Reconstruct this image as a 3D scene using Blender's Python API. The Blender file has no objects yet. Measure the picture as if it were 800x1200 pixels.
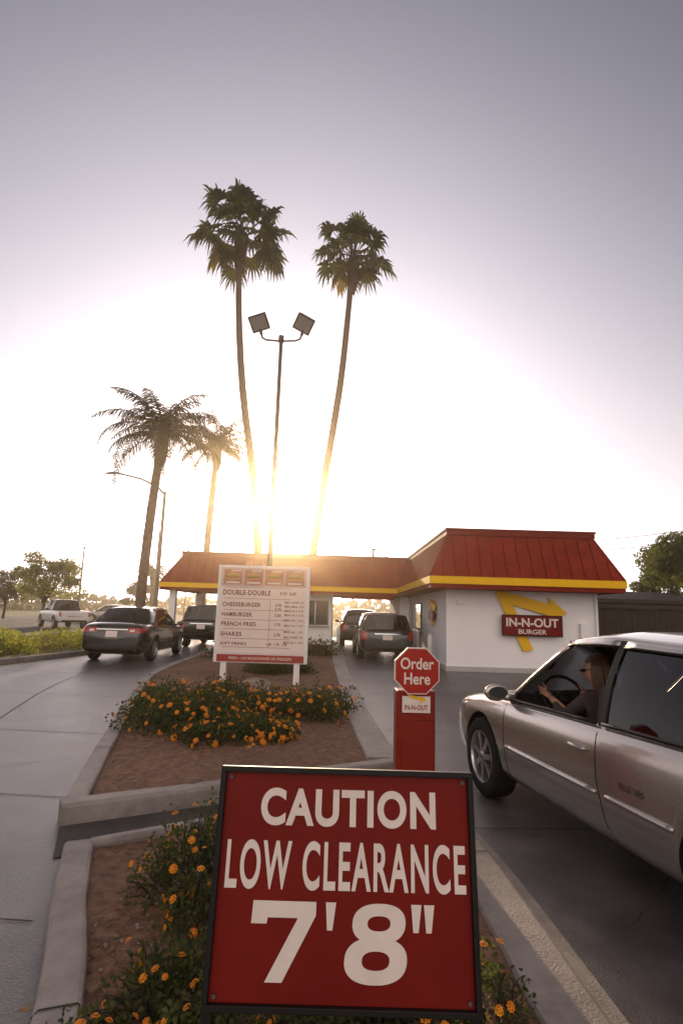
import bpy,bmesh,math,random
from mathutils import Vector,Matrix,noise
from mathutils.bvhtree import BVHTree
random.seed(11)
S=bpy.context.scene
S.view_settings.view_transform='Standard'
S.view_settings.look='None'
S.view_settings.exposure=0
R=random.random
def U(a,b): return a+(b-a)*random.random()
rad=math.radians

# ---------------------------------------------------------------- materials
MC={}
def mat(name,col,rough=.6,metal=0,var=.0,vscale=5,bump=0,bscale=60,coat=0,col2=None,spec=.5,detail=6,trans=0,stain=0):
    if name in MC: return MC[name]
    m=bpy.data.materials.new(name); m.use_nodes=True
    nt=m.node_tree; N=nt.nodes; L=nt.links
    b=N['Principled BSDF']; out=N['Material Output']
    b.inputs['Base Color'].default_value=(*col,1)
    b.inputs['Roughness'].default_value=rough
    b.inputs['Metallic'].default_value=metal
    b.inputs['Specular IOR Level'].default_value=spec
    b.inputs['Coat Weight'].default_value=coat
    b.inputs['Coat Roughness'].default_value=.06
    tc=N.new('ShaderNodeTexCoord')
    if var>0 or col2:
        n=N.new('ShaderNodeTexNoise'); n.inputs['Scale'].default_value=vscale
        n.inputs['Detail'].default_value=detail; n.inputs['Roughness'].default_value=.65
        L.new(tc.outputs['Object'],n.inputs['Vector'])
        r=N.new('ShaderNodeValToRGB')
        c2=col2 if col2 else tuple(min(1,c*(1+var)) for c in col)
        c1=tuple(c*(1-var) for c in col) if not col2 else col
        r.color_ramp.elements[0].position=.33; r.color_ramp.elements[1].position=.68
        r.color_ramp.elements[0].color=(*c1,1); r.color_ramp.elements[1].color=(*c2,1)
        L.new(n.outputs['Fac'],r.inputs['Fac']); src=r.outputs['Color']
        if stain:
            n3=N.new('ShaderNodeTexNoise'); n3.inputs['Scale'].default_value=.55; n3.inputs['Detail'].default_value=8; n3.inputs['Roughness'].default_value=.7; n3.inputs['Distortion'].default_value=.6
            L.new(tc.outputs['Object'],n3.inputs['Vector'])
            r3=N.new('ShaderNodeValToRGB'); r3.color_ramp.elements[0].position=.38; r3.color_ramp.elements[1].position=.58
            r3.color_ramp.elements[0].color=(1-stain,1-stain,1-stain,1); r3.color_ramp.elements[1].color=(1,1,1,1)
            L.new(n3.outputs['Fac'],r3.inputs['Fac'])
            mm=N.new('ShaderNodeMix'); mm.data_type='RGBA'; mm.blend_type='MULTIPLY'; mm.inputs[0].default_value=1
            L.new(src,mm.inputs[6]); L.new(r3.outputs['Color'],mm.inputs[7]); src=mm.outputs[2]
        L.new(src,b.inputs['Base Color'])
        mr=N.new('ShaderNodeMapRange'); mr.inputs['To Min'].default_value=max(0,rough-.08); mr.inputs['To Max'].default_value=min(1,rough+.1)
        L.new(n.outputs['Fac'],mr.inputs['Value']); L.new(mr.outputs['Result'],b.inputs['Roughness'])
    if bump>0:
        n2=N.new('ShaderNodeTexNoise'); n2.inputs['Scale'].default_value=bscale; n2.inputs['Detail'].default_value=5
        L.new(tc.outputs['Object'],n2.inputs['Vector'])
        bp=N.new('ShaderNodeBump'); bp.inputs['Strength'].default_value=bump; bp.inputs['Distance'].default_value=.01
        L.new(n2.outputs['Fac'],bp.inputs['Height']); L.new(bp.outputs['Normal'],b.inputs['Normal'])
    if trans>0:
        t=N.new('ShaderNodeBsdfTranslucent'); t.inputs['Color'].default_value=(*[min(1,c*2.2) for c in (col2 or col)],1)
        mx=N.new('ShaderNodeMixShader'); mx.inputs[0].default_value=trans
        L.new(b.outputs[0],mx.inputs[1]); L.new(t.outputs[0],mx.inputs[2]); L.new(mx.outputs[0],out.inputs['Surface'])
    MC[name]=m; return m
def glassmat(name,tint,refl=1.5,rough=.02):
    if name in MC: return MC[name]
    m=bpy.data.materials.new(name); m.use_nodes=True
    nt=m.node_tree; N=nt.nodes; L=nt.links
    for n in list(N):
        if n.type=='BSDF_PRINCIPLED': N.remove(n)
    out=N['Material Output']
    t=N.new('ShaderNodeBsdfTransparent'); t.inputs[0].default_value=(*tint,1)
    g=N.new('ShaderNodeBsdfGlossy'); g.inputs['Roughness'].default_value=rough; g.inputs[0].default_value=(.95,.95,.95,1)
    f=N.new('ShaderNodeFresnel'); f.inputs[0].default_value=refl
    x=N.new('ShaderNodeMixShader')
    L.new(f.outputs[0],x.inputs[0]); L.new(t.outputs[0],x.inputs[1]); L.new(g.outputs[0],x.inputs[2]); L.new(x.outputs[0],out.inputs['Surface'])
    MC[name]=m; return m

concrete=mat('concrete_pavement',(.078,.066,.068),.38,var=.0,col2=(.15,.128,.128),vscale=2.2,bump=.35,bscale=90,detail=10,stain=.42)
kerbm=mat('kerb_concrete',(.23,.195,.18),.62,col2=(.38,.325,.295),vscale=5,bump=.5,bscale=80,stain=.3)
channelm=mat('channel_concrete',(.05,.042,.039),.85,col2=(.09,.078,.072),vscale=6,bump=.4,bscale=60)
jointm=mat('joint',(.025,.022,.022),.9)
soil=mat('soil',(.11,.050,.028),.95,col2=(.33,.175,.105),vscale=14,bump=1,bscale=70,detail=10,stain=.3)
grassm=mat('dry_grass',(.08,.08,.03),.95,col2=(.17,.145,.06),vscale=1.2,bump=.6,bscale=30)
asphalt=mat('asphalt',(.05,.05,.052),.8,col2=(.075,.073,.072),vscale=3,bump=.4,bscale=150)
whitep=mat('white_paint',(.8,.76,.73),.6,var=.06,vscale=2.5,bump=.1,bscale=50)
stucco=mat('white_stucco',(.90,.87,.85),.8,var=.03,vscale=1.0,bump=.35,bscale=120)
redroof=mat('red_metal_roof',(.19,.016,.006),.72,col2=(.28,.028,.011),vscale=2.5,bump=.05,bscale=20,spec=.15)
redcap=mat('red_cap',(.21,.018,.008),.7,var=.1,vscale=3,spec=.15)
yellow=mat('yellow_band',(.88,.50,.006),.5,var=.06,vscale=3,spec=.2)
yellowl=mat('yellow_logo',(.85,.48,.015),.5,spec=.2)
red=mat('sign_red',(.145,.0045,.0018),.5,col2=(.19,.0075,.003),vscale=3,bump=.03,bscale=20,spec=.18)
postred=mat('post_red',(.19,.008,.003),.45,col2=(.24,.013,.005),vscale=5,spec=.25)
black=mat('black_frame',(.008,.007,.007),.5,var=.3,vscale=20,spec=.25)
cream=mat('sign_white',(.76,.665,.60),.6,var=.06,vscale=9,spec=.25)
dark=mat('dark_interior',(.014,.012,.012),.8,var=.2,spec=.2)
rubber=mat('tyre_rubber',(.014,.014,.014),.85,var=.3,vscale=30,spec=.25)
alloy=mat('alloy',(.5,.5,.5),.28,metal=.9)
chrome=mat('chrome',(.7,.7,.7),.15,metal=1)
steel=mat('galvanised_steel',(.09,.075,.068),.55,metal=.4,var=.15,vscale=6)
headm=mat('lamp_head',(.05,.045,.045),.5,metal=.3,var=.15)
lensm=mat('lamp_lens',(.3,.29,.28),.25)
silver=mat('silver_paint',(.45,.41,.375),.24,metal=.75,coat=1,var=.03,vscale=300)
blackp=mat('black_paint',(.006,.006,.007),.2,metal=.1,coat=1)
greyp=mat('grey_paint',(.025,.027,.032),.28,metal=.4,coat=1)
whitepaint=mat('white_car_paint',(.75,.74,.72),.3,coat=1)
tanp=mat('tan_car_paint',(.35,.3,.26),.3,metal=.4,coat=1)
redl=mat('tail_lens',(.35,.01,.01),.12,coat=1)
clearl=mat('head_lens',(.65,.65,.66),.1,coat=1)
glass=glassmat('car_glass',(.42,.42,.42),1.5)
glassd=glassmat('car_glass_dark',(.16,.165,.17),1.6)
winglass=mat('window_glass',(.05,.05,.055),.08)
bark=mat('palm_bark',(.075,.043,.028),.9,col2=(.165,.10,.068),vscale=9,bump=1,bscale=25)
barkd=mat('bark',(.05,.037,.028),.9,var=.4,vscale=10,bump=1,bscale=30)
fanleaf=mat('fan_leaf',(.018,.022,.008),.6,col2=(.052,.056,.016),vscale=1.6,trans=.28)
deadleaf=mat('dead_leaf',(.11,.08,.016),.8,col2=(.20,.15,.035),vscale=2,trans=.3)
featherleaf=mat('feather_leaf',(.020,.023,.010),.6,col2=(.055,.050,.020),vscale=1.5,trans=.25)
treeleaf=mat('tree_leaf',(.03,.042,.010),.7,col2=(.09,.10,.02),vscale=1.1,trans=.35)
leafm=mat('lantana_leaf',(.018,.027,.007),.6,col2=(.07,.082,.018),vscale=7,trans=.35)
hedgem=mat('hedge_leaf',(.07,.085,.018),.7,col2=(.20,.20,.035),vscale=3,trans=.45)
flowerm=mat('flower_orange',(.80,.17,.004),.6,col2=(.90,.33,.008),vscale=40,trans=.2)
woodd=mat('dark_wood',(.03,.018,.014),.85,col2=(.06,.038,.028),vscale=6,bump=.5,bscale=40)
rockm=mat('rock',(.20,.155,.13),.9,col2=(.34,.27,.23),vscale=8,bump=.8,bscale=20)
litterm=mat('dry_leaf_litter',(.14,.085,.03),.9,col2=(.30,.19,.08),vscale=20)
skin=mat('skin',(.56,.29,.19),.5,var=.05,vscale=10)
hairm=mat('hair',(.07,.03,.012),.45,col2=(.18,.085,.035),vscale=60)
shirt=mat('shirt',(.07,.05,.05),.85,var=.2,vscale=20)
lipm=mat('lips',(.45,.12,.10),.4)
eyew=mat('eye_white',(.75,.73,.7),.2)
seatm=mat('seat_cloth',(.07,.06,.052),.9,var=.2,vscale=30)
menured=mat('menu_red',(.34,.035,.022),.6)
menubrown=mat('menu_text',(.22,.03,.018),.6)
menubg=mat('menu_panel',(.80,.67,.60),.55,var=.04,vscale=4)
bun=mat('bun',(.55,.27,.08),.6)
lettuce=mat('lettuce',(.2,.3,.05),.6)
picm=mat('picture_backing',(.42,.17,.12),.5,var=.2,vscale=6)

# ---------------------------------------------------------------- mesh helpers
def link(o,parent=None):
    S.collection.objects.link(o)
    if parent: o.parent=parent
    return o
def root(name,loc=(0,0,0),rz=0,rx=0,ry=0):
    o=bpy.data.objects.new(name,None); o.location=loc; o.rotation_euler=(rx,ry,rz); o.empty_display_size=.2
    return link(o)
class M:
    def __init__(s): s.v=[];s.f=[];s.m=[]
    def add(s,v,f,m=0):
        o=len(s.v); s.v+=[tuple(p) for p in v]; s.f+=[tuple(i+o for i in q) for q in f]; s.m+=[m]*len(f)
    def box(s,c,d,m=0,Rm=None):
        c=Vector(c); vs=[]
        for x in(-.5,.5):
            for y in(-.5,.5):
                for z in(-.5,.5):
                    p=Vector((x*d[0],y*d[1],z*d[2]))
                    if Rm: p=Rm@p
                    vs.append(c+p)
        s.add(vs,[(0,1,3,2),(4,6,7,5),(0,4,5,1),(2,3,7,6),(0,2,6,4),(1,5,7,3)],m)
    def tube(s,pts,rd,seg=8,m=0,cap=True,flat=1):
        pts=[Vector(p) for p in pts]; n=len(pts)
        if not isinstance(rd,(list,tuple)): rd=[rd]*n
        vs=[];prev=None
        for i,p in enumerate(pts):
            t=(pts[min(i+1,n-1)]-pts[max(i-1,0)]).normalized()
            if prev is None:
                a=Vector((0,0,1)) if abs(t.z)<.9 else Vector((1,0,0))
                x=t.cross(a).normalized()
            else: x=(prev-t*prev.dot(t)).normalized()
            prev=x; y=t.cross(x)
            for k in range(seg):
                an=2*math.pi*k/seg
                vs.append(p+(x*math.cos(an)+y*math.sin(an)*flat)*rd[i])
        fs=[]
        for i in range(n-1):
            for k in range(seg):
                a=i*seg+k;b=i*seg+(k+1)%seg
                fs.append((a,b,b+seg,a+seg))
        if cap:
            fs.append(tuple(reversed(range(seg)))); fs.append(tuple(range((n-1)*seg,n*seg)))
        s.add(vs,fs,m)
    def prism(s,poly,y0,y1,m=0):
        n=len(poly)
        vs=[(x,y0,z) for x,z in poly]+[(x,y1,z) for x,z in poly]
        fs=[tuple(range(n)),tuple(reversed(range(n,2*n)))]+[(i,i+n,(i+1)%n+n,(i+1)%n) for i in range(n)]
        s.add(vs,fs,m)
    def obj(s,name,mats,parent=None,smooth=False,recalc=True,bevel=0):
        me=bpy.data.meshes.new(name); me.from_pydata(s.v,[],s.f)
        for m in mats: me.materials.append(m)
        me.polygons.foreach_set('material_index',s.m)
        if recalc:
            bm=bmesh.new(); bm.from_mesh(me); bmesh.ops.recalc_face_normals(bm,faces=bm.faces); bm.to_mesh(me); bm.free()
        if smooth: me.polygons.foreach_set('use_smooth',[True]*len(me.polygons))
        me.update()
        o=bpy.data.objects.new(name,me)
        if bevel:
            b=o.modifiers.new('bevel','BEVEL'); b.width=bevel; b.segments=2; b.limit_method='ANGLE'
        return link(o,parent)
def box(name,c,d,m,parent=None,bevel=0,Rm=None):
    k=M(); k.box(c,d,0,Rm); return k.obj(name,[m],parent,bevel=bevel)
def text(s,w,h,m,parent,loc,rot=(math.pi/2,0,0),name='lettering',offset=0,shear=0,spacing=1):
    cu=bpy.data.curves.new(name,'FONT'); cu.body=s; cu.offset=offset; cu.shear=shear; cu.space_character=spacing
    o=bpy.data.objects.new(name,cu); S.collection.objects.link(o)
    dg=bpy.context.evaluated_depsgraph_get(); dg.update()
    me=bpy.data.meshes.new_from_object(o.evaluated_get(dg)); bpy.data.objects.remove(o)
    xs=[v.co.x for v in me.vertices]; ys=[v.co.y for v in me.vertices]
    x0,x1,y0,y1=min(xs),max(xs),min(ys),max(ys)
    sy=h/(y1-y0); sx=w/(x1-x0) if w else sy
    for v in me.vertices:
        v.co.x=(v.co.x-(x0+x1)/2)*sx; v.co.y=(v.co.y-(y0+y1)/2)*sy; v.co.z=0
    me.materials.clear(); me.materials.append(m)
    o=bpy.data.objects.new(name,me); o.location=loc; o.rotation_euler=rot
    return link(o,parent)
def bake(o):
    dg=bpy.context.evaluated_depsgraph_get(); dg.update()
    me=bpy.data.meshes.new_from_object(o.evaluated_get(dg)); o.modifiers.clear(); o.data=me
def interp(tab,y,k):
    if y<=tab[0][0]: return tab[0][k]
    for a,b in zip(tab,tab[1:]):
        if y<=b[0]:
            t=(y-a[0])/(b[0]-a[0]); return a[k]+(b[k]-a[k])*t
    return tab[-1][k]
def resample(pts,n):
    pts=[Vector((p[0],p[1],0)) for p in pts]
    P=[pts[0]*2-pts[1]]+pts+[pts[-1]*2-pts[-2]]; D=[]
    for i in range(1,len(P)-2):
        for k in range(12):
            t=k/12; a,b,c,d=P[i-1],P[i],P[i+1],P[i+2]
            D.append(.5*((2*b)+(c-a)*t+(2*a-5*b+4*c-d)*t*t+(3*b-a-3*c+d)*t**3))
    D.append(pts[-1])
    L=[0]
    for a,b in zip(D,D[1:]): L.append(L[-1]+(b-a).length)
    out=[];j=0
    for i in range(n):
        s=L[-1]*i/(n-1)
        while j<len(L)-2 and L[j+1]<s: j+=1
        t=(s-L[j])/max(1e-9,L[j+1]-L[j]); out.append(D[j].lerp(D[j+1],t))
    return out
def kerb(name,pts,w,z1,m=kerbm,n=40,side=1,jn=1.5):
    P=resample(pts,n); k=M(); vs=[]
    sec=[(0,-.02),(0,z1-.025),(.008,z1-.008),(.025,z1),(w-.025,z1),(w-.008,z1-.008),(w,z1-.025),(w,-.02)]
    acc=0
    for i,p in enumerate(P):
        t=(P[min(i+1,n-1)]-P[max(i-1,0)]).normalized(); nn=Vector((t.y,-t.x,0))*side
        dz=noise.noise(p*1.5)*.004
        for a,z in sec: vs.append(p+nn*(a+noise.noise(p*4+Vector((a,0,0)))*.006)+Vector((0,0,z+dz)))
        if i: acc+=(P[i]-P[i-1]).length
        if acc>jn:
            acc=0; h=t*.006; prof=[(-.003,.0),(-.003,z1-.02),(.02,z1+.0035),(w-.02,z1+.0035),(w+.003,z1-.02),(w+.003,0)]
            A=[p-h+nn*a+Vector((0,0,z+dz)) for a,z in prof]; B=[p+h+nn*a+Vector((0,0,z+dz)) for a,z in prof]
            k.add(A+B,[(q,q+1,q+7,q+6) for q in range(5)],1)
    s=len(sec); fs=[]
    for i in range(n-1):
        for j in range(s-1): fs.append((i*s+j,i*s+j+1,(i+1)*s+j+1,(i+1)*s+j))
    fs.append(tuple(range(s))); fs.append(tuple(reversed(range((n-1)*s,n*s))))
    k.add(vs,fs)
    return k.obj(name,[m,jointm])
def sheet(name,Lp,Rp,z,m,n=60,nx=24,amp=.015,crown=0):
    A=resample(Lp,n);B=resample(Rp,n);vs=[];fs=[]
    for i in range(n):
        for j in range(nx+1):
            u=j/nx; p=A[i].lerp(B[i],u)
            vs.append((p.x,p.y,z+noise.noise(p*3)*amp+noise.noise(p*11)*amp*.5+crown*math.sin(math.pi*u)))
    for i in range(n-1):
        for j in range(nx):
            a=i*(nx+1)+j; fs.append((a,a+1,a+nx+2,a+nx+1))
    k=M();k.add(vs,fs);return k.obj(name,[m],smooth=True)
def flat(name,pts,z,m):
    k=M();k.add([(x,y,z) for x,y in pts],[tuple(range(len(pts)))]);return k.obj(name,[m],recalc=False)

# ---------------------------------------------------------------- ground
flat('ground',[(-600,-300),(600,-300),(600,900),(-600,900)],0,grassm)
flat('driveway_pavement',[(-9.8,-6),(20,-6),(20,34),(-7.2,34),(-7.2,20),(-7.9,16),(-8.6,12)],.004,concrete)
flat('street_road',[(-34,-60),(-14.6,-60),(-14.6,300),(-34,300)],.006,asphalt)
flat('cross_street_road',[(-200,46),(200,46),(200,58),(-200,58)],.010,asphalt)
k=M()
for y in range(-40,200,6):
    k.add([(-24.6,y,.014),(-24.45,y,.014),(-24.45,y+3,.014),(-24.6,y+3,.014)],[(0,1,2,3)])
k.obj('lane_markings',[whitep],recalc=False)
kerb('street_kerb',[(-14.6,-40),(-14.6,0),(-14.6,44)],.15,.12,side=1,jn=4)
flat('sidewalk',[(-14.4,-40),(-13.2,-40),(-13.2,44),(-14.4,44)],.116,kerbm)

k=M()
def strip(a,b,w=.012,z=.009):
    a=Vector((*a,0));b=Vector((*b,0)); t=(b-a).normalized(); n=Vector((t.y,-t.x,0))*w/2
    k.add([(p.x,p.y,z) for p in (a-n,a+n,b+n,b-n)],[(0,1,2,3)])
for y0 in (-1,1.6,3.1,4.9,7.2,10,13,17,21):
    strip((-9,y0+.5),(-1.2-.23*max(0,y0-2),y0))
pp=resample([(-2.6,0),(-3.2,3),(-4.2,7),(-5.5,12),(-6.0,18),(-6.1,28)],20)
for a,b in zip(pp,pp[1:]): strip((a.x,a.y),(b.x,b.y))
for y0 in (1.2,4.4,7.8,11.2,14.6): strip((.9-.03*y0,y0+.1),(12,y0+.7))
strip((3.4,8),(3.2,15.9))
def crack(x,y,a,n):
    for i in range(n):
        x2=x+math.cos(a)*.12;y2=y+math.sin(a)*.12; strip((x,y),(x2,y2),U(.002,.006),.0085); x,y=x2,y2; a+=U(-.5,.5)
for c in ((-2.6,3.6,2.5,22),(-3.4,5.5,.8,18),(-4.5,8.5,1.9,22),(1.5,3.2,.6,14),(2.0,8.0,1.2,20),(-2.2,2.2,2.9,14)): crack(*c)
k.obj('pavement_joints',[jointm],recalc=False)

UL=[(-1.95,4.40),(-2.33,5.78),(-2.85,7.77),(-3.5,10.2),(-3.98,12.5),(-4.2,15.5),(-4.3,20),(-4.3,30)]
UR=[(.66,6.0),(.50,8.5),(.38,12),(.22,17),(.16,22),(.1,30)]
kerb('planter_kerb',UL,.16,.14,n=80)
kerb('planter_kerb',UR,.34,.13,n=60,side=-1)
kerb('planter_kerb',[(-1.90,4.30),(-.92,4.86),(-.1,5.35),(.66,5.80)],.17,.15,side=-1)
inL=[(-1.80,4.5),(-2.18,5.8),(-2.7,7.8),(-3.35,10.2),(-3.83,12.5),(-4.05,15.5),(-4.15,20),(-4.15,29.9)]
inR=[(.40,5.8),(.25,8.5),(.1,12),(-.05,17),(-.12,22),(-.18,29.9)]
sheet('planter_soil',inL,inR,.10,soil,n=130,nx=36,amp=.02,crown=.05)
LL=[(-.2,-.8),(-.62,1.0),(-1.09,2.42),(-1.38,3.1),(-1.64,3.80)]
LR=[(1.08,-.8),(1.07,1),(1.04,2.5),(.97,4.02),(.80,5.2)]
kerb('planter_kerb',LL,.17,.11)
kerb('planter_kerb',LR,.26,.11,side=-1)
kerb('planter_kerb',[(-1.62,3.82),(-.89,4.28),(-.1,4.8),(.62,5.28)],.10,.11,side=1)
sheet('planter_soil',[(.0,-.8),(-.46,1.0),(-.93,2.42),(-1.22,3.1),(-1.47,3.80)],[(.84,-.8),(.83,1),(.80,2.5),(.73,4.02),(.55,5.15)],.07,soil,n=70,nx=30,amp=.02)
flat('drain_channel',[(-1.7,3.8),(.62,5.3),(.7,5.75),(-1.9,4.3)],.012,channelm)
sheet('gutter',[(1.085,-.8),(1.075,1),(1.045,2.5),(.975,4.02),(.805,5.2)],[(1.22,-.8),(1.21,1),(1.17,2.5),(1.09,4.02),(.92,5.2)],.012,kerbm,n=20,nx=2,amp=0)

VL=[(-9.9,2),(-9.0,9),(-8.45,13.5),(-7.75,17.5),(-7.5,21),(-7.45,34)]
kerb('verge_kerb',VL,.16,.14,side=-1)
sheet('verge_grass',[(-13.2,2),(-13.2,12),(-13.2,22),(-13.2,34)],[(-10.0,2),(-8.8,12),(-7.7,20),(-7.6,34)],.09,grassm,n=60,nx=20,amp=.05)

k=M()
def peb(x,y,z,s):
    vs=[(x+U(.6,1)*s,y,z),(x-U(.6,1)*s,y+U(-.3,.3)*s,z),(x,y+U(.6,1)*s,z),(x,y-U(.6,1)*s,z),(x+U(-.2,.2)*s,y,z+U(.4,.8)*s)]
    k.add(vs,[(0,2,4),(2,1,4),(1,3,4),(3,0,4)],random.choice([0,0,1]))
def spot():
    while 1:
        y=U(2.0,12)
        if R()<.35: y=U(2,4)
        if y<4: return U(-1.1,.7),y,.075
        l=interp([(4.5,-1.8),(7.8,-2.7),(12.5,-3.8)],y,1); x=U(l,.3)
        if y<5.7 and x>-1.8+(y-4.5)*1.8: continue
        return x,y,.11
for i in range(4200):
    x,y,z=spot(); peb(x,y,z,U(.004,.018))
for i in range(700):
    x,y,z=spot(); z+=.012; a=U(0,6.28); s=U(.012,.03); c_,s_=math.cos(a)*s,math.sin(a)*s
    k.add([(x-c_,y-s_,z),(x+s_*.4,y-c_*.4,z+U(0,.01)),(x+c_,y+s_,z+U(0,.012)),(x-s_*.4,y+c_*.4,z)],[(0,1,2,3)],2)
k.obj('gravel',[soil,rockm,litterm],smooth=False)

# ---------------------------------------------------------------- building
bld=root('drive_through_restaurant')
def mansard(nm,x0,x1,y0,y1,zb,dz=0,inset=.62,ztop=3.78):
    z0=zb+dz
    k=M()
    k.box(((x0+x1)/2,(y0+y1)/2,z0+.06),(x1-x0-.06,y1-y0-.06,.12),0)
    k.box(((x0+x1)/2,(y0+y1)/2,z0+.12+.1),(x1-x0,y1-y0,.20),1)
    zz=z0+.32; zt=ztop+dz
    a=[(x0+.03,y0+.03),(x1-.03,y0+.03),(x1-.03,y1-.03),(x0+.03,y1-.03)]
    b=[(x0+inset,y0+inset),(x1-inset,y0+inset),(x1-inset,y1-inset),(x0+inset,y1-inset)]
    vs=[(x,y,zz) for x,y in a]+[(x,y,zt) for x,y in b]
    k.add(vs,[(0,1,5,4),(1,2,6,5),(2,3,7,6),(3,0,4,7),(4,5,6,7),(3,2,1,0)],2)
    for e in range(4):
        A0=Vector((*a[e],zz));A1=Vector((*a[(e+1)%4],zz));B0=Vector((*b[e],zt));B1=Vector((*b[(e+1)%4],zt))
        ln=(A1-A0).length; n=int(ln/.34); d=(A1-A0).normalized()
        up=(B0-A0); up-=d*up.dot(d); nrm=d.cross(up).normalized()
        for i in range(n+1):
            s=ln*i/n; p=A0+d*s
            ia=(B0-A0).dot(d); ib=(A1-A0).length-(B1-A0).dot(d)
            f=1.0
            if s<ia: f=s/ia
            if ln-s<ib: f=min(f,(ln-s)/ib)
            if f<.06: continue
            q=p+up*f
            w=d*.014; h=nrm*.038
            k.add([p-w,p+w,q+w,q-w,p-w+h,p+w+h,q+w+h,q-w+h],[(4,5,6,7),(0,4,7,3),(1,2,6,5),(0,1,5,4),(3,7,6,2)],2)
    for e in range(4):
        k.tube([Vector((*a[e],zz)),Vector((*b[e],zt))],.035,6,2)
    c0x,c1x,c0y,c1y=x0+inset-.06,x1-inset+.06,y0+inset-.06,y1-inset+.06
    k.box(((c0x+c1x)/2,(c0y+c1y)/2,zt+.06),(c1x-c0x,c1y-c0y,.15),3)
    k.box(((c0x+c1x)/2,(c0y+c1y)/2,zt+.15),(c1x-c0x+.06,c1y-c0y+.06,.05),3)
    return k.obj(nm,[redcap,yellow,redroof,redcap],bld)
mansard('roof_front',2.42,7.72,15.35,30.5,2.24)
mansard('roof_canopy',-7.6,3.6,24.2,30.2,2.24,dz=-.015,inset=.75)
def wall(nm,x0,x1,y0,y1,z0,z1,m=stucco):
    return box(nm,((x0+x1)/2,(y0+y1)/2,(z0+z1)/2),(x1-x0,y1-y0,z1-z0),m,bld)
wall('walls_front_block',3.02,7.28,16.2,29.9,.0,2.30)
bg_=mat('base_grey',(.45,.42,.41),.8,var=.1)
box('base_trim',(5.15,16.2-.012,.07),(4.3,.03,.14),bg_,bld)
box('base_trim_side',(3.02-.012,22,.07),(.03,11.5,.14),bg_,bld)
wall('walls_kitchen',-3.3,-.28,24.9,29.6,0,2.29)
wall('wall_back_lane',2.62,3.0,24.6,29.4,0,2.28)
def window(nm,c,w,h,axis='y'):
    if axis=='y':
        box(nm+'_frame',(c[0],c[1]-.02,c[2]),(w+.12,.06,h+.12),steel,bld)
        box(nm+'_glass',(c[0],c[1]-.045,c[2]),(w,.02,h),winglass,bld)
        box(nm+'_mullion',(c[0],c[1]-.06,c[2]),(.04,.02,h),alloy,bld)
        box(nm+'_sill',(c[0],c[1]-.08,c[2]-h/2-.09),(w+.2,.16,.05),alloy,bld)
    else:
        box(nm+'_frame',(c[0]-.02,c[1],c[2]),(.06,w+.12,h+.12),steel,bld)
        box(nm+'_glass',(c[0]-.045,c[1],c[2]),(.02,w,h),winglass,bld)
        box(nm+'_sill',(c[0]-.08,c[1],c[2]-h/2-.09),(.16,w+.2,.05),alloy,bld)
window('kitchen_window',(-1.0,24.9,1.45),1.0,.9)
window('kitchen_window_b',(-2.5,24.9,1.45),.9,.9)
window('side_window',(3.02,21.6,1.45),1.3,.85,'x')
box('door_frame',(3.0,23.7,1.05),(.06,1.05,2.1),alloy,bld); box('door_glass',(2.965,23.7,1.05),(.02,.85,1.9),winglass,bld)
for x,y in ((-7.1,24.7),(-7.1,29.3),(-4.3,29.3),(-4.3,24.7)):
    box('canopy_column',(x,y,1.12),(.28,.28,2.24),stucco,bld,bevel=.01)
box('clearance_bar',(1.2,24.12,2.14),(2.2,.05,.16),red,bld)
k=M(); k.tube([(7.2,16.12,2.3),(7.2,16.12,.1)],.035,8); k.box((3.4,16.14,1.9),(.16,.12,.12)); k.box((6.85,16.12,1.2),(.25,.14,.4)); k.obj('wall_fittings',[stucco],bld)
k=M(); k.tube([(2.2,27,3.8),(2.2,27,4.9)],.035,8); k.tube([(1.6,27.5,3.8),(1.6,27.5,4.5)],.05,8); k.box((1.6,27.5,4.55),(.22,.22,.08))
k.box((-.2,27.6,4.0),(.9,.8,.25)); k.obj('roof_vents',[steel],bld)
def arrow_shape(cx,cz,s):
    P=[(-.53,.40),(-.46,.43),(.30,.24),(.27,.35),(.55,.11),(.17,-.04),(.24,.08),(-.27,.215),(.02,-.44),(-.12,-.47)]
    return [(cx+a*s,cz+b*s) for a,b in P]
def logo(parent,cx,y,cz,s):
    k=M(); k.prism(arrow_shape(cx,cz,s),y-.10,y-.05); k.obj('logo_arrow',[yellowl],parent)
    bz=cz-.085*s
    k=M(); k.box((cx-.0*s,y-.16,bz),(s*.90,.07,s*.31)); k.obj('logo_board',[red],parent,bevel=.01)
    k=M()
    for a,b,w,h in ((0,.15,.90,.012),(0,-.15,.90,.012),(-.444,0,.012,.288),(.444,0,.012,.288)):
        k.box((cx+a*s,y-.20,bz+b*s),(w*s,.012,h*s))
    k.obj('logo_border',[black],parent)
    text('IN-N-OUT',s*.78,s*.13,cream,parent,(cx,y-.203,bz+.045*s),offset=.03)
    text('BURGER',s*.42,s*.07,cream,parent,(cx,y-.203,bz-.09*s),offset=.02)
logo(bld,5.36,16.2,1.46,1.85)
k=M(); P=arrow_shape(0,0,1)
k.add([(3.02-.08,18.2-a*1.1,1.62+b*.95) for a,b in P]+[(3.02-.03,18.2-a*1.1,1.62+b*.95) for a,b in P],[tuple(range(10)),tuple(reversed(range(10,20)))]+[(i,i+10,(i+1)%10+10,(i+1)%10) for i in range(10)])
k.box((2.91,18.2,1.5),(.04,.95,.27),1); k.obj('side_logo',[yellowl,red],bld)
for i,(x,y) in enumerate(((.02,22.8),(2.75,17.4),(2.75,20.2))):
    r=root('bollard',(x,y,0)); k=M(); k.tube([(0,0,0),(0,0,.85),(0,0,.92),(0,0,.95)],[.075,.075,.055,.02],14); k.obj('post',[whitep],r,smooth=True)

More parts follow.
